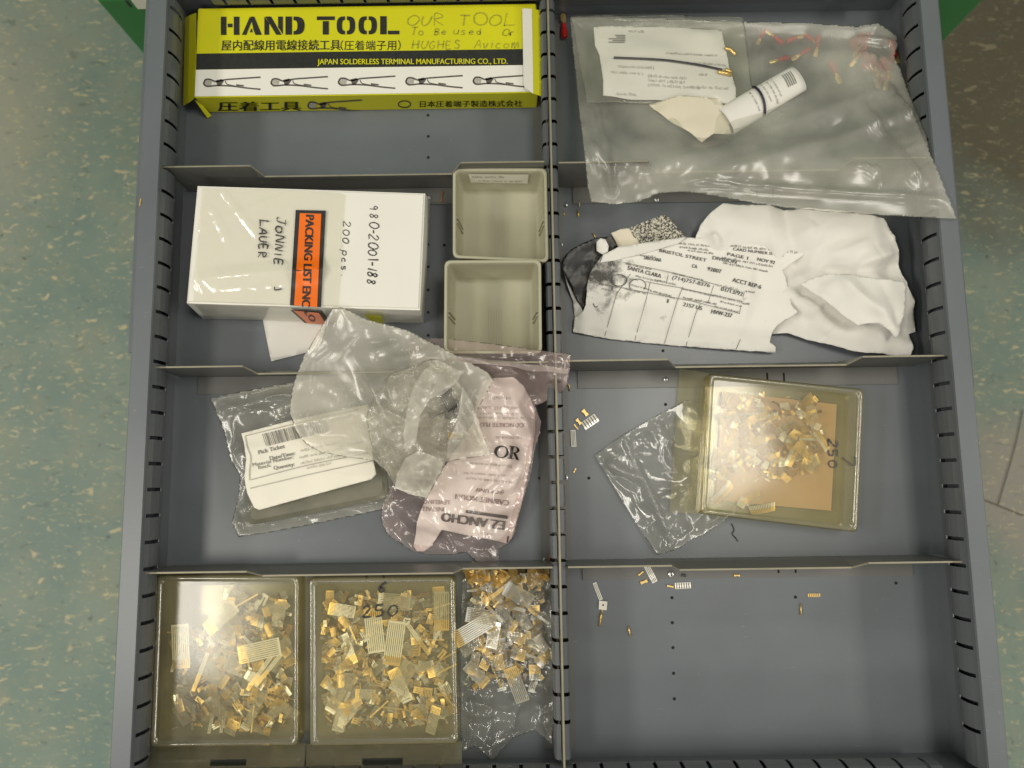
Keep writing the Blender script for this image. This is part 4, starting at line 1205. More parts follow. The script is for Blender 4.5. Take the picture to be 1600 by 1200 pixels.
for u, v, a, k in ((738, 985, 118, 1), (752, 963, 80, 3), (807, 1070, 20, 0), (788, 918, 125, 4), (810, 930, 60, 3), (780, 1035, 10, 5)):
    put(COMBS[k], 'contact_strip', u, v, 0.0145, a, LBD, 'contact strip', GD, (6, -5), 0.95)
for k in range(46):
    put(FANS[rs.randint(0, 1)], 'contact_comb', rs.uniform(728, 858), rs.uniform(893, 906), rs.uniform(.010, .014), rs.uniform(0, 360), 'small dark gold contact comb crowded along the cross divider above the bag', 'contact strip', 'small combs along the divider', (rs.uniform(-50, 50), rs.uniform(-50, 50)), 0.55)

# ------------------------------------------------------------------ clear bag under the right case
ol = [(929, 711, .004), (953, 693, .005), (977, 677, .006), (1025, 650, .006), (1072, 625, .005), (1150, 640, .004), (1150, 800, .004), (1133, 813, .004), (1100, 836, .006), (1080, 843, .006), (1060, 858, .008), (1027, 867, .006), (1005, 835, .005), (983, 800, .005), (955, 755, .004)]
hk = Height([(960, 720, .010), (1010, 690, .012), (1050, 680, .009), (1020, 780, .011), (1060, 820, .012), (1000, 740, .008), (1040, 730, .009), (1100, 720, .006), (1140, 700, .003)] + ol, crumple(0.0011, 0.030, 7.0, 0.1),
            rand_creases(935, 1130, 640, 860, 12, 2, .0022, .006, 90) + [(977, 677, 1060, 860, .004, .004), (940, 720, 1010, 750, .004, .005), (1030, 650, 1062, 740, .004, .006)], edge=ol)
o = sheet('polybag', ol, hk, M_BAG, None, step=0.0015, layers=2, gap=0.008)
tag(o, 'glossy clear bag sticking out from under the right clear case', 'plastic bag', 'clear plastic bags')

# ------------------------------------------------------------------ papers, right compartment
wz = 0.006
ol = [(1085, 374, .006), (1095, 350, .012), (1113, 330, .018), (1130, 318, .020), (1200, 320, .022), (1300, 327, .026), (1360, 336, .024), (1380, 342, .022), (1395, 373, .020), (1405, 405, .020), (1414, 437, .020), (1416, 447, .020), (1428, 468, .018), (1427, 490, .014), (1433, 517, .016), (1422, 521, .014), (1427, 545, .018), (1425, 555, .020), (1395, 555, .018), (1340, 550, .010), (1280, 536, .006), (1230, 521, .005), (1190, 524, .003), (1150, 520, .002), (1120, 450, .003)]
_g2 = gentle(.0024, .06, 3); _c2 = crumple(.0034, .036, 5.0, .15)
WPN = lambda x, y: _g2(x, y) + _c2(x, y)
hwp = Height(ol + [(1200, 360, .018), (1300, 380, .022), (1350, 400, .026), (1280, 425, .016), (1330, 470, .018), (1300, 500, .012), (1380, 480, .024), (1390, 530, .016), (1180, 420, .004)],
             lambda x, y: WPN(x, y),
             [(1285, 428, 1400, 525, .008, .011), (1240, 440, 1360, 512, -.006, .010), (1330, 420, 1400, 395, .005, .008), (1290, 428, 1415, 440, .004, .007), (1115, 360, 1128, 384, .004, .005), (1210, 470, 1290, 500, -.003, .008)] + rand_creases(1110, 1420, 325, 550, 22, 9, .0016, .0032, 80))
r = thing('crumpled_paper', 'large crumpled blank white paper on the right, under the torn form', 'paper', P(1280, 430, .004))
sheet('paper_sheet', ol, hwp, M_PAPER, r, step=0.0018, thick=0.0002, torn=.0002)
fo_ = [(1250, 444, .020), (1272, 434, .022), (1292, 428, .0235), (1350, 432, .026), (1414, 440, .027), (1416, 452, .027), (1413, 490, .028), (1404, 524, .028), (1398, 529, .027), (1388, 517, .026), (1372, 506, .027), (1358, 505, .027), (1340, 508, .026), (1316, 492, .025), (1290, 470, .023), (1268, 456, .021)]
sheet('folded_flap', fo_, Height(fo_ + [(1340, 470, .0285), (1300, 450, .026), (1380, 480, .031), (1330, 440, .0275)], gentle(.0008, .03, 4), [(1300, 432, 1395, 522, .0035, .008), (1370, 440, 1400, 520, -.002, .007)]), M_PAPER, r, step=.002, thick=.0002)
# torn form
ol = [(895, 519, .003), (930, 526, .002), (960, 531, .002), (1010, 536, .002), (1060, 541, .002), (1110, 545, .003), (1160, 548, .004), (1211, 552, .004), (1212, 542, .006), (1202, 535, .007), (1206, 519, .009), (1212, 511, .010), (1222, 502, .012), (1240, 493, .012), (1246, 488, .012), (1236, 476, .012), (1233, 458, .012), (1227, 432, .012), (1222, 422, .013), (1257, 397, .014), (1232, 389, .014), (1200, 384, .013), (1160, 379, .012), (1110, 374, .011), (1072, 371, .011), (1020, 379, .010), (967, 387, .010), (942, 397, .010), (932, 411, .010), (921, 427, .009), (917, 450, .008), (915, 475, .007), (912, 485, .006), (898, 497, .004)]
_g3 = gentle(.0008, .04, 9); _c3 = crumple(.0006, .030, 15.0, .1)
FORMN = lambda x, y: _g3(x, y) + _c3(x, y)
hform = Height(ol + [(1000, 450, .010), (1100, 440, .011), (1170, 460, .013), (1000, 520, .004), (1100, 525, .005)], FORMN,
               [(897, 500, 1200, 540, .0018, .008), (942, 410, 1072, 378, .0025, .006), (1180, 400, 1165, 520, .002, .007)], zmin=.001)
r = thing('torn_form', 'torn printed order form smudged black at its left end, lying on the crumpled white paper', 'paper form', P(1060, 460, .004))
fs_ = sheet('form_sheet', ol, hform, M_FORM, r, step=0.0018, thick=0.0002, torn=.00025)
f = on_h(hform, .0006)
bm = bmesh.new()
A_ = 14.5
add_text(bm, 'SANTA CLARA', f, 980, 421, 54, 6.3, A_, bold=.25)
add_text(bm, 'CA', f, 1081, 418, 8, 5.5, 10, bold=.25); add_text(bm, '92807', f, 1105, 422.5, 22, 6, 12, bold=.25)
add_text(bm, 'SANTA ANA', f, 1006, 405, 27, 5.5, 9, bold=.2)
add_text(bm, '(714)757-8376', f, 1050, 436, 60, 6, 12.5, bold=.15)
add_text(bm, 'ACCT REP-6', f, 1144, 440, 46, 6.5, 14.5, bold=.3)
add_text(bm, '01/13/92', f, 1126, 454, 35, 6.5, 14.5, bold=.25)
add_text(bm, '2157 US', f, 1067, 478, 30, 6, 13, bold=.25); add_text(bm, 'HVW-237', f, 1111, 489.5, 33, 6.5, 12, bold=.4)
add_text(bm, 'BRISTOL STREET', f, 1030, 393.5, 75, 5, 12, bold=.2); add_text(bm, 'DIVISION', f, 1113, 405, 38, 5.5, 11, bold=.25)
add_text(bm, 'PAGE 1', f, 1136, 399, 33, 5, 12, bold=.2); add_text(bm, 'NOV 92', f, 1183, 407, 28, 5, 12, bold=.25)
add_text(bm, 'USA', f, 939, 436, 16, 7, 12, bold=.2); add_text(bm, 'TO', f, 949, 413, 8, 6.5, 12, bold=.3)
for s, u, v in (('1', 955, 453), ('1', 1042, 473)): add_text(bm, s, f, u, v, 2, 6, 10, bold=.3)
add_text(bm, 'CARD NUMBER IS DUE', f, 1145, 391, 80, 4.5, 7, bold=.15)
nest(mesh('typed_print', bm, M_TYPED), fs_)
bm = bmesh.new()
for u, v, l, a, h in ((1060, 381, 60, 6, 3.6), (1062, 387, 45, 6, 3), (1130, 384, 115, 6, 3.6), (1128, 404, 80, 10, 3.6), (940, 425, 40, 14, 3.4), (978, 413, 40, 13, 3), (993, 432, 35, 14, 2.6), (1022, 438, 34, 13, 2.6), (1050, 428, 50, 13, 2.6), (1118, 446, 36, 14, 3.4), (1116, 463, 44, 14, 4), (1065, 452, 50, 13, 2.4), (976, 452, 34, 14, 3), (1030, 461, 24, 14, 2.8), (1067, 466, 30, 13, 3.2), (1116, 480, 38, 13, 2.8), (935, 444, 28, 12, 3), (1165, 456, 16, 10, 3), (1160, 475, 12, 8, 3), (1075, 392, 40, 8, 3), (1130, 412, 70, 11, 3), (985, 446, 30, 14, 2.4), (1015, 455, 34, 14, 2.4), (1090, 470, 30, 13, 2.6), (1125, 472, 34, 13, 2.4), (940, 452, 26, 13, 2.4), (1000, 400, 24, 8, 3)):
    print_line(bm, f, u, v, l, h, a, 0, 2)
nest(mesh('form_print', bm, M_INK_GREY), fs_)
bm = bmesh.new()
for pts in ([(945, 525), (963, 460), (985, 428)], [(992, 531), (1009, 470), (1016, 440)], [(1038, 537), (1058, 470), (1067, 448)], [(1072, 540), (1087, 490), (1094, 475)], [(1150, 546), (1157, 530)], [(1044, 430), (1041, 442)], [(1115, 446), (1106, 474)], [(1163, 456), (1155, 490)],
            [(930, 441), (1000, 455), (1080, 470), (1156, 490)], [(975, 410), (1060, 428), (1120, 445)], [(985, 436), (1060, 449), (1160, 471)]):
    add_stroke(bm, pts, f, .9, 0, False)
nest(mesh('ruled_line', bm, M_INK_GREY), fs_)
bm = bmesh.new()
add_stroke(bm, _c(967, 438, 12, 9, 200, -100), f, 1.1); add_stroke(bm, _c(996, 446, 13, 10, 150, 400), f, 1.0); add_stroke(bm, [(927, 474), (930, 480), (934, 478)], f, 1.2)
nest(mesh('pen_mark', bm, M_INK), fs_)
# folded down top edge of the form
ol2 = [(942, 399, .0125), (967, 386, .0125), (1020, 378, .0125), (1072, 370.5, .013), (1060, 381, .012), (1010, 396, .012), (960, 408, .012), (938, 411, .012)]
hfl = Height([(u, v, z + .0012) for u, v, z in ol2], None)
sheet('folded_edge', ol2, hfl, M_PAPER, r, step=.003, thick=.0002)
ol3 = [(932, 378, .016), (938, 372, .016), (946, 374, .016), (951, 384, .015), (950, 393, .014), (942, 398, .013), (932, 392, .014)]
sheet('torn_corner', ol3, Height(ol3, None), M_PAPER, r, step=.003, thick=.0002)
# carbon copy sheet
ol = [(878, 411, .012), (882, 401, .013), (892, 390, .013), (910, 380, .013), (930, 372, .013), (955, 369, .012), (964, 384, .010), (945, 400, .007), (925, 428, .005), (918, 470, .003), (912, 485, .003), (903, 470, .005), (890, 442, .008), (880, 424, .011)]
hc = Height(ol + [(920, 400, .010), (900, 430, .008)], gentle(.001, .03, 4))
o = sheet('carbon_paper', ol, hc, M_CARBON, None, step=.002, thick=.0002)
tag(o, 'glossy black carbon paper curling out from the left end of the torn form', 'carbon paper')
ol = [(878, 413, .010), (882, 428, .008), (905, 475, .003), (913, 487, .0015), (898, 500, .0012), (895, 470, .002), (886, 445, .005)]
o = sheet('paper_scrap', ol, Height(ol, None), M_PAPER, None, step=.003, thick=.0002)
tag(o, 'narrow white paper scrap under the black carbon paper', 'paper')
r = thing('speckled_slip', 'paper slip speckled with black ink behind the torn form', 'paper', P(1010, 370, .006))
ol = [(983, 356, .013), (1010, 345, .014), (1037, 335, .015), (1046, 340, .015), (1060, 357, .012), (1073, 374, .009), (1020, 384, .006), (1000, 388, .006), (990, 370, .010)]
hs = Height(ol, gentle(.0008, .02, 6)); sheet('inked_sheet', ol, hs, M_SPECK, r, step=.002, thick=.0002)
ol = [(955, 364, .010), (970, 358, .011), (986, 356, .012), (994, 370, .010), (1003, 388, .007), (968, 392, .006), (962, 378, .008)]
hs2 = Height(ol, gentle(.0008, .02, 7)); sheet('bare_end', ol, hs2, M_CREAM, r, step=.002, thick=.0002)

# ------------------------------------------------------------------ pick ticket bag
zt = .020
pk_ol = [(329, 622, .012), (375, 612, .012), (420, 604, .013), (500, 588, .014), (560, 580, .012), (600, 640, .016), (612, 740, .012), (617, 792, .004), (560, 804, .003), (480, 821, .003), (420, 832, .003), (373, 839, .003), (362, 817, .004), (372, 780, .006), (375, 742, .008), (360, 720, .008), (350, 675, .010)]
hpk = Height([(u, v, z) for u, v, z in pk_ol] + [(400, 690, .021), (480, 670, .023), (560, 660, .023), (400, 780, .019), (480, 770, .021), (580, 740, .020), (375, 800, .017), (600, 775, .015), (440, 640, .016), (380, 640, .013)], crumple(.0012, .022, 12.0, .2),
             rand_creases(335, 610, 600, 830, 30, 3, .0020, .0045, 60) + [(335, 640, 440, 620, .003, .005), (360, 700, 385, 680, .004, .004), (372, 815, 610, 775, .004, .004), (420, 660, 470, 640, .003, .004)], edge=pk_ol)
r = thing('ticket_bag', 'clear bag with a barcoded pick ticket label on it', 'plastic bag', P(480, 720, 0))
sheet('film', pk_ol, hpk, M_TKBAG, r, step=.0016, layers=2, gap=.016)
tk_ol = [(376, 677, 0), (452, 658, 0), (520, 643, 0), (575, 632, 0), (581, 660, 0), (582, 690, 0), (583, 717, 0), (588, 741, 0), (580, 749, 0), (480, 776, 0), (404, 797, 0), (396, 793, 0), (385, 770, 0), (381, 748, 0), (386, 718, 0), (383, 700, 0)]
tk_ol = [(u, v, .0245) for u, v, z in tk_ol]
htk = Height([(376, 677, .0235), (480, 652, .0255), (580, 635, .025), (588, 741, .0245), (480, 776, .0245), (397, 797, .0235), (386, 718, .0262), (480, 715, .0268), (582, 690, .0262), (390, 755, .0235)], gentle(.0004, .04, 2), [(385, 705, 582, 668, .0012, .006), (386, 740, 585, 700, -.0010, .006)])
tl_ = sheet('ticket_label', tk_ol, htk, M_LABEL, r, step=.002, thick=.0002)
f = on_h(htk, .0005)
bm = bmesh.new(); x = 0; rb = random.Random(3)
while x < 100:
    ww = rb.choice((.9, .9, 1.6, 2.6)); g_ = rb.choice((.9, 1.3, 2.0))
    u = 409.5 + x * .97; v = 678 - x * .235
    add_poly(bm, [(u, v), (u + ww * .97, v - ww * .23), (u + ww * .97 + 6.5, v + 19.5 - ww * .23), (u + 6.5, v + 19.5)], f)
    x += ww + g_
nest(mesh('barcode', bm, M_INK_GREY), tl_)
bm = bmesh.new()
add_text(bm, 'Pick Ticket', f, 404.5, 710, 42, 6.5, -14, bold=.3)
add_text(bm, 'Date/Time:', f, 422, 719, 40, 6, -12, bold=.25)
add_text(bm, 'Material Number:', f, 395, 729, 65, 5.5, -11, bold=.12); add_text(bm, 'Batch:', f, 404, 733, 20, 5, -11, bold=.12); add_text(bm, 'Quantity:', f, 428, 734, 33, 5.5, -11, bold=.2)
nest(mesh('ticket_print', bm, M_INK_GREY), tl_)
bm = bmesh.new()
for u, v, l in ((470, 706, 60), (468, 717, 70), (470, 726, 90), (480, 733, 40), (530, 700, 40), (510, 660, 40)): print_line(bm, f, u, v, l, 4, -12, 0, 8)
for pts in ([(383, 681), (387, 700), (392, 715), (390, 735), (390, 750)], [(391, 750), (480, 727), (575, 708)], [(391, 763), (480, 742), (582, 720)], [(383, 681), (470, 660), (560, 640)]):
    add_stroke(bm, pts, f, 1.6, 0)
nest(mesh('faint_print', bm, M_INK_FAINT), tl_)
# packet inside the ticket bag
bm = bmesh.new()
q = [P(u, v, .012).xy for u, v in ((385, 690), (595, 650), (606, 778), (385, 822))]
loft(bm, [[Vector((p.x, p.y, z)) for p in rrect(inset(q, d), .006)] for d, z in ((0.002, .004), (0, .006), (0, .010), (.003, .0125))], True, True)
o = mesh('inner_packet', bm, mat('olive_packet', (0.17, 0.165, 0.12), 0.6, var=.2, vscale=60), smooth=False); tag(rebase(o, P(490, 735, .004)), 'olive grey packet of parts inside the ticket bag', 'packet')

# ------------------------------------------------------------------ pink zip bag with folded instruction sheet
pz = .012
ol = [(637, 530, .034), (690, 528, .036), (780, 538, .038), (850, 548, .046), (893, 553, .047), (890, 580, .046), (887, 600, .042), (880, 612, .036), (845, 631, .020), (836, 634, .018), (846, 660, .016), (843, 680, .014), (835, 706, .013), (830, 740, .012), (815, 790, .010), (803, 838, .006), (793, 850, .005), (779, 858, .006), (781, 880, .006), (747, 880, .006), (729, 863, .005), (700, 867, .004), (668, 866, .004), (643, 861, .004), (604, 834, .004), (595, 811, .004), (597, 790, .006), (620, 740, .012), (650, 650, .018), (640, 575, .030)]
hpink = Height(ol + [(780, 620, .026), (790, 700, .022), (760, 780, .018), (700, 800, .016), (650, 810, .012), (750, 840, .012), (800, 570, .044), (860, 585, .045), (720, 570, .040), (820, 660, .022)], crumple(.0016, .022, 21.0, .2),
               rand_creases(600, 850, 560, 880, 36, 4, .0024, .0045, 60) + [(650, 562, 890, 585, .0025, .004), (700, 560, 830, 600, .006, .008), (640, 780, 720, 870, .003, .006), (800, 620, 840, 700, .003, .006), (730, 790, 800, 720, .003, .005)], edge=ol)
r = thing('zip_bag', 'pink tinted zip bag holding a folded instruction sheet', 'plastic bag', P(740, 720, 0))
sheet('film', ol, hpink, M_PINK, r, step=.0016, layers=2, gap=.007)
so = [(650, 553, .04), (700, 557, .04), (780, 564, .04), (889, 577, .046), (887, 584, .046), (780, 573, .04), (700, 566, .04), (648, 562, .04)]
hseal = lambda x, y: hpink(x, y) + .0008
sheet('zip_seal', so, hseal, M_SEAL, r, step=.0018)
pp = [(757, 598, .02), (775, 595, .02), (802, 596, .02), (818, 606, .02), (829, 622, .02), (836, 640, .02), (837, 670, .02), (831, 712, .02), (815, 790, .016), (800, 840, .01), (792, 850, .008), (760, 842, .009), (722, 836, .01), (690, 828, .01), (672, 855, .008), (662, 862, .006), (650, 862, .006), (645, 854, .006), (652, 815, .01), (662, 785, .012), (680, 750, .014), (740, 660, .02), (745, 625, .022)]
hpp = lambda x, y: max(.002, hpink(x, y) - .0016)
o = sheet('instruction_sheet', pp, hpp, M_PINKPAPER, None, step=.0018, thick=.0002)
ins = thing('folded_sheet', 'folded pinkish instruction sheet printed upside down inside the pink zip bag', 'paper', P(750, 730, .004))
child(o, ins); is_ = o
f = on_h(hpp, .0012)
bm = bmesh.new()
add_text(bm, 'EZ ANCHO', f, 789, 814.5, 99, 14, 188, bold=1.1)
conform_strip(bm, [(793, 806), (728, 797), (728, 801.5), (793, 811)], f, 24, 2)
nest(mesh('bold_print', bm, M_INK_BOLD), is_)
bm = bmesh.new()
add_text(bm, 'CONCRETE FLO', f, 818, 661.5, 68, 6.5, 181, bold=.2)
add_text(bm, 'CABINET MOUN', f, 795.5, 782, 84, 8, 187, bold=.35); add_text(bm, '(FOR UNIV', f, 787, 767, 44, 6, 186, bold=.15)
add_text(bm, 'INSTALL', f, 694, 793, 35, 6.5, 182, bold=.1); add_text(bm, 'LEVELING', f, 702, 782, 40, 6.5, 182, bold=.1)
add_text(bm, '1. EZ ANCHOR ON', f, 815, 682, 40, 4, 181)
nest(mesh('sheet_print', bm, M_INK_PINK), is_)
bm = bmesh.new()
for u, v, l, h, a in ((798, 620, 40, 4.5, 181), (808, 636, 68, 4.5, 181), (810, 645, 60, 4, 181), (818, 652, 78, 4, 181), (800, 727, 70, 3.6, 184), (790, 742, 66, 3.4, 184), (800, 752, 72, 3.4, 185), (768, 834, 20, 4, 190)):
    print_line(bm, f, u, v, l, h, a, 0, 12)
nest(mesh('small_print', bm, M_INK_FAINT), is_)
# the word OR in roman letters, facing the viewer
bm = bmesh.new()
fo = on_h(hpink, .0008)
oo = _c(783.5, 706, 11.5, 9.8, 0, 360, 28); oi = _c(784.2, 706.2, 7.0, 8.4, 0, 360, 28)
rot = lambda pts, a, cx, cy: [(cx + (x - cx) * math.cos(R(a)) - (y - cy) * math.sin(R(a)), cy + (x - cx) * math.sin(R(a)) + (y - cy) * math.cos(R(a))) for x, y in pts]
oo = rot(oo, 10, 784, 706); oi = rot(oi, 25, 784, 706)
for k in range(28): add_poly(bm, [oo[k], oo[k + 1], oi[k + 1], oi[k]], fo)
R8 = lambda pts: rot(pts, 9, 803, 708)
for pl in ([(797, 698), (801.5, 698), (801.5, 717), (797, 717)], [(794.5, 716.4), (804, 716.4), (804, 717.6), (794.5, 717.6)], [(794.5, 697.4), (803, 697.4), (803, 698.6), (794.5, 698.6)], [(801.5, 706.8), (805.5, 706.8), (812, 716.4), (814.5, 717.6), (808.5, 717.6)]):
    add_poly(bm, R8(pl), fo)
o1 = _c(803, 702.6, 8.2, 5.2, -90, 90, 10); i1 = _c(803, 702.6, 4.2, 4.1, -90, 90, 10)
for k in range(10): add_poly(bm, R8([o1[k], o1[k + 1], i1[k + 1], i1[k]]), fo)
add_poly(bm, [(793, 838), (795.5, 837), (794, 846), (791.5, 849)], fo)
child(mesh('or_print', bm, M_INK), r)

# ------------------------------------------------------------------ crumpled milky bag lying over the others
ol = [(520, 481, .039), (535, 480, .040), (575, 500, .036), (605, 507, .032), (637, 516, .034), (665, 530, .038), (700, 548, .046), (760, 580, .044), (772, 594, .040), (755, 625, .036), (744, 645, .034), (756, 680, .030), (768, 711, .026), (730, 716, .026), (697, 722, .028), (690, 737, .026), (682, 752, .026), (668, 778, .022), (640, 774, .022), (617, 762, .024), (605, 738, .030), (585, 720, .034), (540, 714, .036), (500, 706, .037), (478, 694, .037), (462, 675, .037), (452, 642, .036), (457, 606, .034), (466, 578, .032), (476, 555, .030), (500, 515, .034)]
hm = Height(ol + [(560, 560, .038), (520, 620, .040), (500, 660, .042), (600, 600, .046), (640, 600, .054), (680, 610, .056), (650, 660, .056), (620, 700, .048), (690, 680, .048), (650, 740, .034), (720, 690, .038), (590, 660, .044), (700, 570, .052)], crumple(.0016, .050, 31.0, .1),
            rand_creases(470, 760, 520, 720, 12, 5, .0022, .008, 110) + [(535, 482, 470, 580, .003, .006), (560, 560, 640, 700, .004, .008), (640, 580, 700, 660, .006, .008), (690, 600, 760, 700, .004, .006), (585, 560, 630, 540, .003, .007), (470, 670, 600, 640, .003, .008)], edge=ol)
r = thing('crumpled_bag', 'big crumpled milky plastic bag lying over the ticket bag and the pink zip bag', 'plastic bag', P(610, 630, 0))
sheet('film', ol, hm, M_MILKY, r, step=.0018, layers=2, gap=.010, zmin=.015)
ol = [(682, 562, .06), (704, 572, .058), (722, 583, .056), (716, 594, .056), (722, 606, .056), (722, 630, .054), (716, 655, .052), (700, 685, .050), (696, 712, .044), (690, 737, .038), (668, 777, .028), (640, 772, .028), (617, 761, .030), (606, 737, .038), (590, 712, .044), (576, 684, .048), (572, 650, .048), (585, 612, .048), (612, 584, .05), (645, 572, .054)]
hn = Height(ol + [(660, 610, .064), (640, 650, .064), (680, 640, .058), (620, 680, .058), (650, 700, .056), (650, 740, .042), (600, 650, .054)], crumple(.0030, .018, 41.0, .2),
            rand_creases(575, 715, 570, 775, 34, 6, .0060, .005, 60) + [(682, 565, 660, 640, .005, .004), (640, 690, 690, 650, .006, .005), (600, 640, 640, 720, .005, .005), (720, 600, 690, 690, .004, .004)])
sheet('bunched_neck', ol, hn, M_NECK, r, step=.0013, layers=2, gap=.012, zmin=.02)
M_FOLD = film('folded_polybag', (0.985, 0.98, 0.95), haze=0.4, hazecol=(0.90, 0.87, 0.77), rough=0.16, refl=1.3, streak=0.15)
for nm, ol_, nz_, m_ in (
    ('bag_fold', [(617, 762, .040), (640, 772, .038), (667, 778, .036), (674, 764, .040), (681, 748, .046), (690, 737, .048), (693, 722, .054), (676, 712, .060), (655, 704, .062), (634, 716, .058), (622, 738, .050)], 3, M_FOLD),
    ('bag_fold', [(682, 562, .064), (704, 572, .063), (722, 583, .060), (716, 594, .064), (706, 604, .067), (694, 616, .069), (672, 624, .072), (656, 650, .072), (650, 690, .068), (636, 706, .066), (630, 680, .070), (636, 640, .073), (646, 606, .070), (660, 582, .067)], 7, M_MILKY),
    ('bag_fold', [(722, 604, .062), (736, 626, .055), (746, 650, .048), (768, 711, .036), (740, 714, .040), (712, 716, .048), (698, 716, .052), (700, 690, .058), (714, 660, .062)], 9, M_MILKY)):
    hf_ = Height([(u, v, z + .002) for u, v, z in ol_] + [(sum(q[0] for q in ol_) / len(ol_), sum(q[1] for q in ol_) / len(ol_), max(q[2] for q in ol_) + .004)], gentle(.002, .02, nz_), rand_creases(min(q[0] for q in ol_), max(q[0] for q in ol_), min(q[1] for q in ol_), max(q[1] for q in ol_), 9, nz_, .004, .004, 40), edge=ol_, ew=.004)
    sheet(nm, ol_, hf_, m_, r, step=.0013)
bm = bmesh.new()
for (u, v, z, s, a) in ((700, 622, .040, .006, 20), (688, 615, .041, .005, 60), (708, 634, .038, .005, -30)):
    c = P(u, v, z); vs_ = box(bm, c.x - s, c.x + s, c.y - s * .5, c.y + s * .5, z, z + .002)
    bmesh.ops.rotate(bm, verts=vs_, cent=c, matrix=Matrix.Rotation(R(a), 3, 'Z'))
put(COMBS[2], 'contact_strip', 712, 680, .0405, 95, 'single gold contact strip inside the crumpled milky bag', 'contact strip', None, (0, 0), .5)
bm.free()
dk = [comb_mesh('dark_contact_strip', 6, .016, mats=(M_DARK, M_DARK, M_DARK))]
for k, (u, v, a) in enumerate(((700, 625, 30), (690, 612, 80), (708, 640, -20), (672, 618, 60), (660, 630, 10), (684, 640, 120))):
    put(dk[0], 'contact_strip', u, v, .056 - .002 * k, a, 'dark metal contact strip seen through the crumpled milky bag', 'contact strip', 'dark strips in the crumpled bag', (20, 10), .9)

# ------------------------------------------------------------------ big hazy bag, top right
bz = .010
ol = [(890, 27, .012), (960, 27, .012), (1060, 30, .012), (1160, 34, .012), (1260, 36, .014), (1335, 42, .018), (1372, 36, .020), (1400, 55, .022), (1403, 72, .022), (1397, 87, .024), (1408, 112, .026), (1416, 137, .028), (1426, 160, .034), (1440, 190, .042), (1449, 215, .048), (1452, 236, .051), (1466, 265, .055), (1480, 300, .056), (1490, 325, .056), (1497, 343, .056), (1480, 342, .055), (1432, 339, .054), (1372, 336, .052), (1290, 331, .049), (1230, 325, .047), (1180, 318, .046), (1130, 309, .045), (1090, 302, .044), (1060, 300, .043), (1030, 301, .041), (1010, 312, .034), (990, 320, .028), (960, 324, .023), (922, 321, .022), (919, 290, .040), (914, 240, .050), (909, 205, .036), (905, 180, .024), (898, 110, .012)]
_g1 = gentle(.0010, .10, 14); _c1 = crumple(.0010, .055, 51.0, .05)
BIGN = lambda x, y: _g1(x, y) + _c1(x, y)
hbig = Height(ol + [(1000, 100, .018), (1100, 100, .022), (1200, 100, .026), (1300, 90, .026), (1360, 90, .032), (1000, 200, .030), (1100, 210, .034), (1200, 200, .034), (1300, 200, .036), (1380, 200, .040), (945, 262, .051), (945, 235, .049), (980, 250, .053), (1020, 268, .051), (1060, 255, .054), (1100, 270, .052), (1150, 255, .055), (1200, 266, .054), (1250, 258, .053), (1350, 262, .055), (1430, 268, .057), (980, 295, .043), (1150, 290, .049), (1300, 300, .052), (1420, 310, .057)],
              BIGN,
              rand_creases(1330, 1480, 60, 335, 36, 7, .0020, .0035, 50) + rand_creases(920, 1330, 170, 310, 10, 8, .0008, .012, 140) + [(1010, 330, 1470, 170, .0025, .010), (1000, 290, 1400, 140, .0022, .012), (1380, 150, 1430, 320, .005, .006), (1330, 180, 1400, 320, .004, .006), (920, 240, 960, 320, .004, .005), (930, 160, 950, 320, .003, .004), (1060, 304, 1480, 345, .003, .005), (1400, 70, 1340, 60, .004, .005)], edge=ol, ew=.010, eps=9e-5)
r = thing('parts_bag', 'big hazy plastic bag of red terminals spilling over the right side of the drawer', 'plastic bag', P(1180, 190, 0))
sheet('film', ol, hbig, M_BIGBAG, r, step=.0020, layers=2, gap=.005, zmin=.002)
# smaller bag with a paper slip on top of it
sol = [(892, 25, .026), (1000, 26, .028), (1100, 27, .028), (1160, 28, .028), (1166, 60, .030), (1171, 105, .032), (1180, 166, .034), (1100, 165, .034), (1000, 162, .032), (917, 161, .030), (905, 100, .028)]
hsb = Height([(u, v, z + .001) for u, v, z in sol] + [(1030, 100, .036), (1100, 60, .034), (960, 120, .034), (1120, 140, .037)], gentle(.0012, .04, 17), [(1160, 40, 1175, 160, .003, .004)])
r = thing('slip_bag', 'small clear bag with a printed paper slip inside, lying on the big hazy bag', 'plastic bag', P(1035, 95, .02))
sheet('film', sol, hsb, film('slip_bag_film', (.985, .985, .965), haze=0.1, hazecol=(.68, .67, .58), rough=.18, refl=1.2, streak=.04), r, step=.002, layers=2, gap=.004, zmin=.012)
psl = [(928, 38, .03), (985, 38, .03), (1060, 42, .03), (1128, 46, .03), (1130, 62, .03), (1137, 92, .03), (1138, 105, .03), (1143, 122, .03), (1148, 142, .03), (1147, 166, .03), (1100, 164, .03), (1055, 160, .03), (1020, 157, .03), (985, 157, .03), (942, 150, .03), (942, 128, .03), (937, 85, .03), (930, 68, .03)]
hsl0 = gentle(.0010, .03, 19)
def hslip(x, y): return hsb(x, y) - .0018 + .0006 * noise.noise(Vector((x * 40, y * 110, 3)))
o = sheet('slip_sheet', psl, hslip, M_PAPER, None, step=.002, thick=.0002, torn=.0001)
sl = thing('paper_slip', 'cream printed paper slip inside the small bag at the top', 'paper', P(1035, 100, .03)); child(o, sl); ss_ = o
f = on_h(hslip, .0006)
bm = bmesh.new()
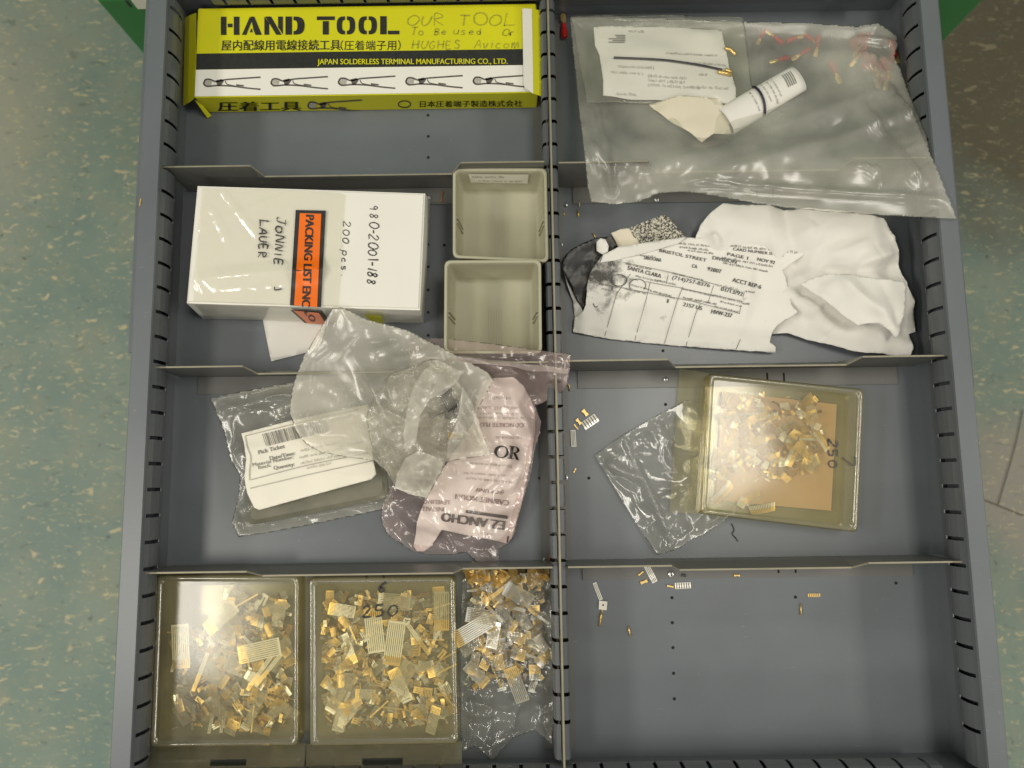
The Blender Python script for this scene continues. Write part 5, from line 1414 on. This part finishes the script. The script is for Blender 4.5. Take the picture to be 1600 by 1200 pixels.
for u, v, l, h, a in ((983, 50, 24, 4, 2), (960, 91, 175, 3.6, 4), (966, 105, 55, 4.5, 3), (955, 114, 50, 4, 3), (1013, 120, 60, 4, 4), (1013, 127, 55, 4.5, 4), (1013, 134, 80, 4.5, 4), (1078, 137, 60, 4, 3), (963, 148, 32, 4, 3), (1040, 84, 80, 3, 3), (1093, 118, 10, 4, 3)):
    print_line(bm, f, u, v, l, h, a, 0, 5)
nest(mesh('slip_print', bm, M_INK_FAINT), ss_)
bm = bmesh.new()
for k, (du, l) in enumerate(((10, 16), (12, 14), (0, 26), (6, 20), (0, 25))): add_stroke(bm, [(951 + du, 55 + k * 2.7), (951 + du + l, 55.3 + k * 2.7)], f, 1.5, 0, False)
nest(mesh('slip_stamp', bm, M_INK_GREY), ss_)
def tube(name, pts, rad, m_, parent=None, seg=8, loc=None):
    bm = bmesh.new(); prev = None
    for i, p in enumerate(pts):
        d = (pts[min(i + 1, len(pts) - 1)] - pts[max(i - 1, 0)]).normalized()
        up = Vector((0, 0, 1)) if abs(d.z) < .9 else Vector((1, 0, 0))
        s = d.cross(up).normalized(); t = s.cross(d)
        rr = rad[i] if isinstance(rad, (list, tuple)) else rad
        ring = [bm.verts.new(p + s * rr * math.cos(2 * math.pi * k / seg) + t * rr * math.sin(2 * math.pi * k / seg)) for k in range(seg)]
        if prev:
            for k in range(seg): bm.faces.new((prev[k], prev[(k + 1) % seg], ring[(k + 1) % seg], ring[k]))
        else: bm.faces.new(list(reversed(ring)))
        prev = ring
    bm.faces.new(prev)
    o = mesh(name, bm, m_, smooth=True)
    if parent is not None: child(o, parent)
    return o
fl_ = on_h(hslip, .0012)
wl = thing('wire_lead', 'dark wire lead with a gold pin lying across the paper slip', 'wire', P(1040, 95, .03))
tube('wire', [fl_(u, v) for u, v in smooth_line([(959, 90), (985, 91), (1010, 92), (1040, 94), (1070, 98), (1100, 103), (1128, 109)])], .0008, M_PURPLE, wl)
tube('gold_pin', [fl_(u, v) for u, v in [(1122, 112), (1130, 114), (1143, 117)]], .0015, M_GOLD, wl)
tube('gold_pin', [fl_(u, v) for u, v in [(1133, 108), (1143, 113)]], .0013, M_GOLD, wl)
o = tube('gold_pin', [fl_(u, v) for u, v in [(1133, 75), (1140, 77), (1146, 82), (1148, 86)]], .0014, M_GOLD)
tag(rebase(o, P(1140, 79, .03)), 'loose gold pin at the right edge of the paper slip', 'pin', 'gold pins')
# cream folded paper and rolled label in the big bag
ol = [(1013, 165, .03), (1030, 182, .03), (1050, 198, .03), (1094, 227, .03), (1112, 214, .03), (1140, 214, .03), (1134, 180, .03), (1120, 160, .03), (1060, 155, .03)]
hcp = lambda x, y: hbig(x, y) + .0012
hcr = Height([(1013, 165, .0315), (1094, 227, .0345), (1075, 170, .0365), (1085, 200, .0375), (1140, 214, .0345), (1134, 170, .0355), (1040, 180, .0345)], None)
o = sheet('folded_paper', ol, hcr, M_CREAM, None, step=.002, thick=.0002); tag(o, 'cream folded paper triangle beside the rolled label in the big bag', 'paper')
rl = thing('rolled_label', 'white printed paper rolled into a tube inside the big hazy bag', 'paper roll', P(1190, 160, .03))
a0 = P(1133, 190, .0325); a1 = P(1247, 123, .0325); axd = (a1 - a0).normalized(); sd = axd.cross(Vector((0, 0, 1))).normalized()
rad = .0102
def rollf(off):
    def g(t, th):
        p = a0.lerp(a1, t); k = 1.0 + .10 * (1 - t)
        return p + sd * (rad * k + off) * math.cos(th) + Vector((0, 0, 1)) * (rad * .55 + off) * math.sin(th)
    return g
g = rollf(0)
bm = bmesh.new(); G = []
for i in range(13):
    G.append([bm.verts.new(g(i / 12, R(-60 + 320 * j / 24))) for j in range(25)])
for i in range(12):
    for j in range(24): bm.faces.new((G[i][j], G[i + 1][j], G[i + 1][j + 1], G[i][j + 1]))
bmesh.ops.recalc_face_normals(bm, faces=bm.faces[:]); solid(bm, .0003)
rs_ = child(mesh('roll_sheet', bm, M_PAPER, smooth=True), rl)
g = rollf(.0005)
def roll_px(u, v):   # pixel -> roll surface
    p = P(u, v, .038); d = p - a0; t = d.dot(axd) / (a1 - a0).length; c = max(-.98, min(.98, d.dot(sd) / rad))
    return g(t, math.acos(c))
bm = bmesh.new()
for k in range(5): add_stroke(bm, smooth_line([(1223 + k * 3.0, 117 - k * 1.5), (1228 + k * 3.0, 127 - k * 1.5), (1232 + k * 3.0, 136 - k * 1.5)]), roll_px, 1.5, 0, False)
nest(mesh('roll_stamp', bm, M_INK_GREY), rs_)
bm = bmesh.new()
for k, (u, v, l) in enumerate(((1206, 124, 30), (1199, 128, 34), (1190, 131, 30), (1172, 145, 30))): print_line(bm, roll_px, u, v, l, 2.4, 62, 0, k + 30)
nest(mesh('roll_print', bm, M_INK_FAINT), rs_)
wl2 = tube('wire_piece', [roll_px(u, v) + Vector((0, 0, .0006)) for u, v in smooth_line([(1180, 133), (1187, 145), (1193, 160), (1196, 175)])], .0009, M_PURPLE)
tag(rebase(wl2, P(1188, 152, .045)), 'short dark wire wrapped round the rolled paper', 'wire')

# ------------------------------------------------------------------ crimp terminals with red sleeves
def terminal_parts():
    bmx = bmesh.new(); rings = []
    for x, rr in ((-.0055, .0019), (-.0050, .0023), (-.0005, .0023), (.0012, .0018), (.0042, .0017), (.0046, .0015)):
        rings.append([Vector((x, rr * math.cos(2 * math.pi * k / 10), rr * math.sin(2 * math.pi * k / 10) + .0023)) for k in range(10)])
    loft(bmx, rings, True, True)
    me1 = bpy.data.meshes.new('sleeve'); bmx.to_mesh(me1); bmx.free(); me1.materials.append(M_RED)
    bmx = bmesh.new(); rings = []
    for x, ry, rz in ((.0040, .0013, .0013), (.0062, .0013, .0012), (.0072, .0019, .0005), (.0115, .0019, .0004), (.0125, .0010, .0004)):
        rings.append([Vector((x, ry * math.cos(2 * math.pi * k / 10), rz * math.sin(2 * math.pi * k / 10) + .0021)) for k in range(10)])
    loft(bmx, rings, True, True)
    me2 = bpy.data.meshes.new('gold_tongue'); bmx.to_mesh(me2); bmx.free(); me2.materials.append(M_GOLD)
    return me1, me2
TS, TG = terminal_parts()
def terminal(u, v, z, ang, label, group=None, sc=1.0, tilt=0):
    r = bpy.data.objects.new('crimp_terminal', None); COL.objects.link(r); r.empty_display_size = .005
    r.location = P(u, v, z); r.rotation_euler = (0, R(tilt), R(ang)); r.scale = (sc, sc, sc)
    tag(r, label, 'terminal', group)
    link('sleeve', TS, r); link('gold_tongue', TG, r)
terminal(881, 50, .0013, 92, 'red sleeved terminal lying beside the top of the centre divider', None, 1.1)
lt, gt = 'red sleeved gold terminal loose in the big hazy bag', 'terminals in the big bag'
for u, v, a, s in ((1213, 58, -40, 1), (1236, 58, 200, 1), (1255, 78, 30, 1.0), (1276, 62, 80, 1), (1300, 103, 110, 1.2), (1222, 88, 10, .9), (1190, 50, 60, .9), (1262, 55, 150, .9)):
    terminal(u, v + 6, .007, a + 180, lt, gt, s * .9, rs.uniform(-12, 12))
lt, gt = 'red sleeved gold terminal in the cluster at the right corner of the big bag', 'terminals clustered in the bag corner'
for u, v, a, z in ((1352, 88, 120, .012), (1362, 96, 100, .015), (1372, 104, 70, .013), (1380, 98, 120, .016), (1385, 112, 80, .012), (1366, 112, 95, .010), (1356, 104, 140, .010), (1390, 92, 60, .013), (1340, 62, 75, .012), (1332, 70, 100, .010), (1350, 60, 60, .012), (1392, 70, 110, .012), (1376, 118, 250, .010), (1345, 78, 50, .015)):
    terminal(u, v + 5, z - .004, a + 180, lt, gt, 1.05, rs.uniform(-15, 15))

# ------------------------------------------------------------------ loose bits on the drawer bottom
def bar(name, u, v, z, ang, lx, ly, lz, m_, label, cat, group=None, waist=0.0):
    bm = bmesh.new()
    xs = (-lx / 2, -lx * .12, lx * .12, lx / 2); hw = (ly / 2, ly / 2 * (1 - waist), ly / 2 * (1 - waist), ly / 2)
    rings = [[Vector((x, -h_, 0)), Vector((x, h_, 0)), Vector((x, h_ * .7, lz)), Vector((x, -h_ * .7, lz))] for x, h_ in zip(xs, hw)]
    loft(bm, rings)
    o = mesh(name, bm, m_); o.location = P(u, v, z); o.rotation_euler = (0, 0, R(ang)); tag(o, label, cat, group); return o
bar('gold_clip', 914, 645, .0003, -50, .0050, .0040, .0012, M_GOLD, 'bright gold clip, upper of two by the centre divider, beside a white comb', 'clip', 'gold clips', .3)
bar('gold_clip', 904, 659, .0003, -50, .0046, .0036, .0012, M_GOLD, 'gold clip just below the brighter clip near the centre divider', 'clip', 'gold clips', .4)
bar('gold_clip', 900, 667, .0003, -50, .0046, .0012, .0008, M_GOLD, 'thin gold clip, lowest of the three by the white comb', 'clip', 'gold clips', .2)
put(comb_mesh('white_comb', 6, .0062, .0021, (M_SILVER, M_CARRIER, M_CARRIER), 0, .35), 'white_comb', 922, 659, .0008, 33, 'shiny white toothed comb lying by the gold clips', 'contact comb')
put(comb_mesh('grey_comb', 4, .012, .0010, (M_CARRIER,) * 3, 0, .1, .5), 'grey_comb', 896, 685, .0015, 2, 'pale narrow comb standing close to the centre divider', 'contact comb')
bar('gold_clip', 898, 735, .0004, 60, .0034, .0014, .0008, M_GOLD, 'tiny gold clip beside the silver bead near the centre divider', 'clip', 'gold clips', .4)
def bead(u, v, z, r0, label, sq=1.3):
    bm = bmesh.new(); bmesh.ops.create_uvsphere(bm, u_segments=12, v_segments=8, radius=r0)
    for q in bm.verts: q.co.y *= sq; q.co.z = q.co.z * .7 + r0 * .7
    o = mesh('silver_bead', bm, M_ZINC, smooth=True); o.location = P(u, v, z); tag(o, label, 'bead', 'silver beads')
bead(885.5, 746, .0012, .0010, 'small silver bead beside the centre divider, below the gold clips', 1.9)
bead(885, 321, .0012, .0012, 'small silver bead near the top of the torn form compartment', 1.0)
bead(878, 382, .0012, .0008, 'tiny silver bead at the centre divider left of the carbon paper', 1.8)
def pin(pts, r0, label, m_=M_GOLD):
    o = tube('gold_pin', [P(*p) for p in pts], r0, m_); tag(rebase(o, P(*pts[0])), label, 'pin', 'gold pins')
pin([(884, 602, .0025), (889, 600, .0028), (890.5, 611, .0014)], .0006, 'bent gold pin under the corner of the pink zip bag')
pin([(905, 313, .001), (905.5, 323, .001)], .0005, 'short gold pin, upper one left of the big bag corner')
pin([(903.5, 329, .001), (904, 338, .001)], .0005, 'short gold pin, lower one left of the big bag corner')
pin([(881.5, 331, .0014), (881, 337, .0014)], .0005, 'tiny gold pin close against the centre divider')
pin([(926.5, 364, .001), (931, 372, .001)], .0006, 'gold pin at the edge of the black carbon paper')
pin([(1251, 943, .0009), (1251.5, 952, .0009), (1252, 961, .0009)], [.0003, .0005, .0007], 'thin gold pin alone in the nearly empty compartment, right side')
pin([(981.5, 978, .0009), (983, 985, .0009), (985, 994, .0009)], [.0002, .0008, .0004], 'small gold sliver right of the white square tab')
# white tab with hole and gold pin
ts = thing('tab_contact', 'white square tab with a hole and a gold pin in the nearly empty compartment', 'contact', P(942, 946, 0))
bm = bmesh.new()
q = [(936, 938.5), (949, 940), (948, 953.5), (935.5, 952)]
loft(bm, [[P(u, v, .0008) for u, v in q], [P(u, v, .0016) for u, v in q]])
sq_ = child(mesh('square_tab', bm, M_CARRIER), ts)
o = mesh('tab_hole', disc_bm(.0006), M_HOLE); nest(o, sq_); o.location = P(942.5, 945.5, .0018)
tube('pin_shaft', [P(942.5, 950, .0008), (P(940, 958, .0008))], .0004, M_GOLD, ts)
tube('pin_tip', [P(940, 957, .0010), P(939, 962, .001), P(937, 979, .0010)], [.0006, .0011, .0007], M_GOLD, ts)
put(comb_mesh('grey_comb', 3, .0125, .0010, (M_CARRIER,) * 3, 0, .1, .5), 'grey_comb', 934, 924, .0006, 20, 'pale narrow comb just above the white square tab', 'contact comb')
put(comb_mesh('zigzag_comb', 4, .0125, .0011, (M_CARRIER, M_SILVER, M_CARRIER), 0, .2, .5), 'grey_comb', 1017, 897, .0015, 26, 'tilted pale comb under the cross divider beside two gold clips', 'contact comb')
put(comb_mesh('white_comb', 7, .0042, .0017, (M_CARRIER, M_SILVER, M_CARRIER), 0, .3, .6), 'white_comb', 1067, 915, .0006, 2, 'short white toothed comb below the zinc screw', 'contact comb')
bar('gold_clip', 1001, 896, .0016, 38, .0042, .0018, .0008, M_GOLD, 'small gold clip left of the tilted pale comb', 'clip', 'gold clips', .3)
bar('gold_clip', 1006, 909, .0004, 20, .0050, .0030, .0010, M_GOLD, 'wide gold clip below the tilted pale comb', 'clip', 'gold clips', .3)
bar('gold_clip', 1047, 916, .0004, -12, .0046, .0020, .0008, M_GOLD, 'gold clip touching the left end of the short white comb', 'clip', 'gold clips', .3)
bar('gold_clip', 1151, 899, .0016, 0, .0042, .0020, .0008, M_GOLD, 'gold clip on the divider flange right of the zinc screw', 'clip', 'gold clips', .4)
put(comb_mesh('gold_comb', 7, .0022, .0013, (M_GOLD,) * 3, 0, .4), 'gold_comb', 1272, 930, .0006, 0, 'small gold comb on the empty compartment floor, far right', 'contact comb')
bar('grey_clip', 1068, 899, .0016, -10, .0028, .0022, .0012, M_DARK, 'dull grey clip right of the zinc screw', 'clip', None, .2)
bar('copper_clip', 858, 872, .0006, 80, .0058, .0024, .0022, M_COPPER, 'copper clip beside the centre divider below the pink bag', 'clip', None, .4)
bar('grey_clip', 849.5, 874, .0006, 60, .0026, .0022, .0012, M_ZINC, 'dull silver clip left of the copper clip', 'clip', None, .3)
bar('copper_clip', 690.5, 308, .0006, 86, .0080, .0022, .0016, M_COPPER, 'copper pin clip between the white carton and the upper bin', 'clip', None, .45)
bar('zinc_nut', 669, 312, .0006, 35, .0040, .0034, .0024, M_ZINC, 'bright zinc nut at the corner of the white carton', 'nut', None, .25)
def screw(u, v, z, r0, label):
    r = thing('zinc_screw', label, 'screw', P(u, v, z), 'zinc screws')
    bm = bmesh.new(); rings = []
    for rr, zz in ((r0, z), (r0, z + .0006), (r0 * .8, z + .0012), (r0 * .4, z + .0015)):
        c = P(u, v, z); rings.append([Vector((c.x + rr * math.cos(2 * math.pi * k / 16), c.y + rr * math.sin(2 * math.pi * k / 16), zz)) for k in range(16)])
    loft(bm, rings); sh = child(mesh('screw_head', bm, M_ZINC, smooth=True), r)
    c = P(u, v, z)
    bm = bmesh.new(); box(bm, c.x - .0003, c.x + .0003, c.y - r0 * .6, c.y + r0 * .6, z + .0013, z + .0017); nest(mesh('screw_slot', bm, M_HOLE), sh)
screw(1048.5, 897, .0014, .0024, 'domed zinc screw in the divider flange above the empty compartment')
screw(1026, 312, .0014, .0021, 'domed zinc screw partly under the big bag lower edge')
screw(1040, 593, .0014, .0018, 'domed zinc screw left of the right clear case tab')
o = tube('hair_strand', [P(u, v, .0006) for u, v in smooth_line([(1143, 818), (1147, 828), (1144, 834), (1149, 840), (1153, 846)])], .00035, M_DARK)
tag(rebase(o, P(1147, 832, .0004)), 'dark curly hair strand below the right clear case', 'hair')
o = bar('yellow_mark', 219, 316, ZR + .0005, 84, .0052, .0012, .0002, M_GOLD, 'yellow paint chip on the left rim of the drawer', 'paint chip', None, .2)
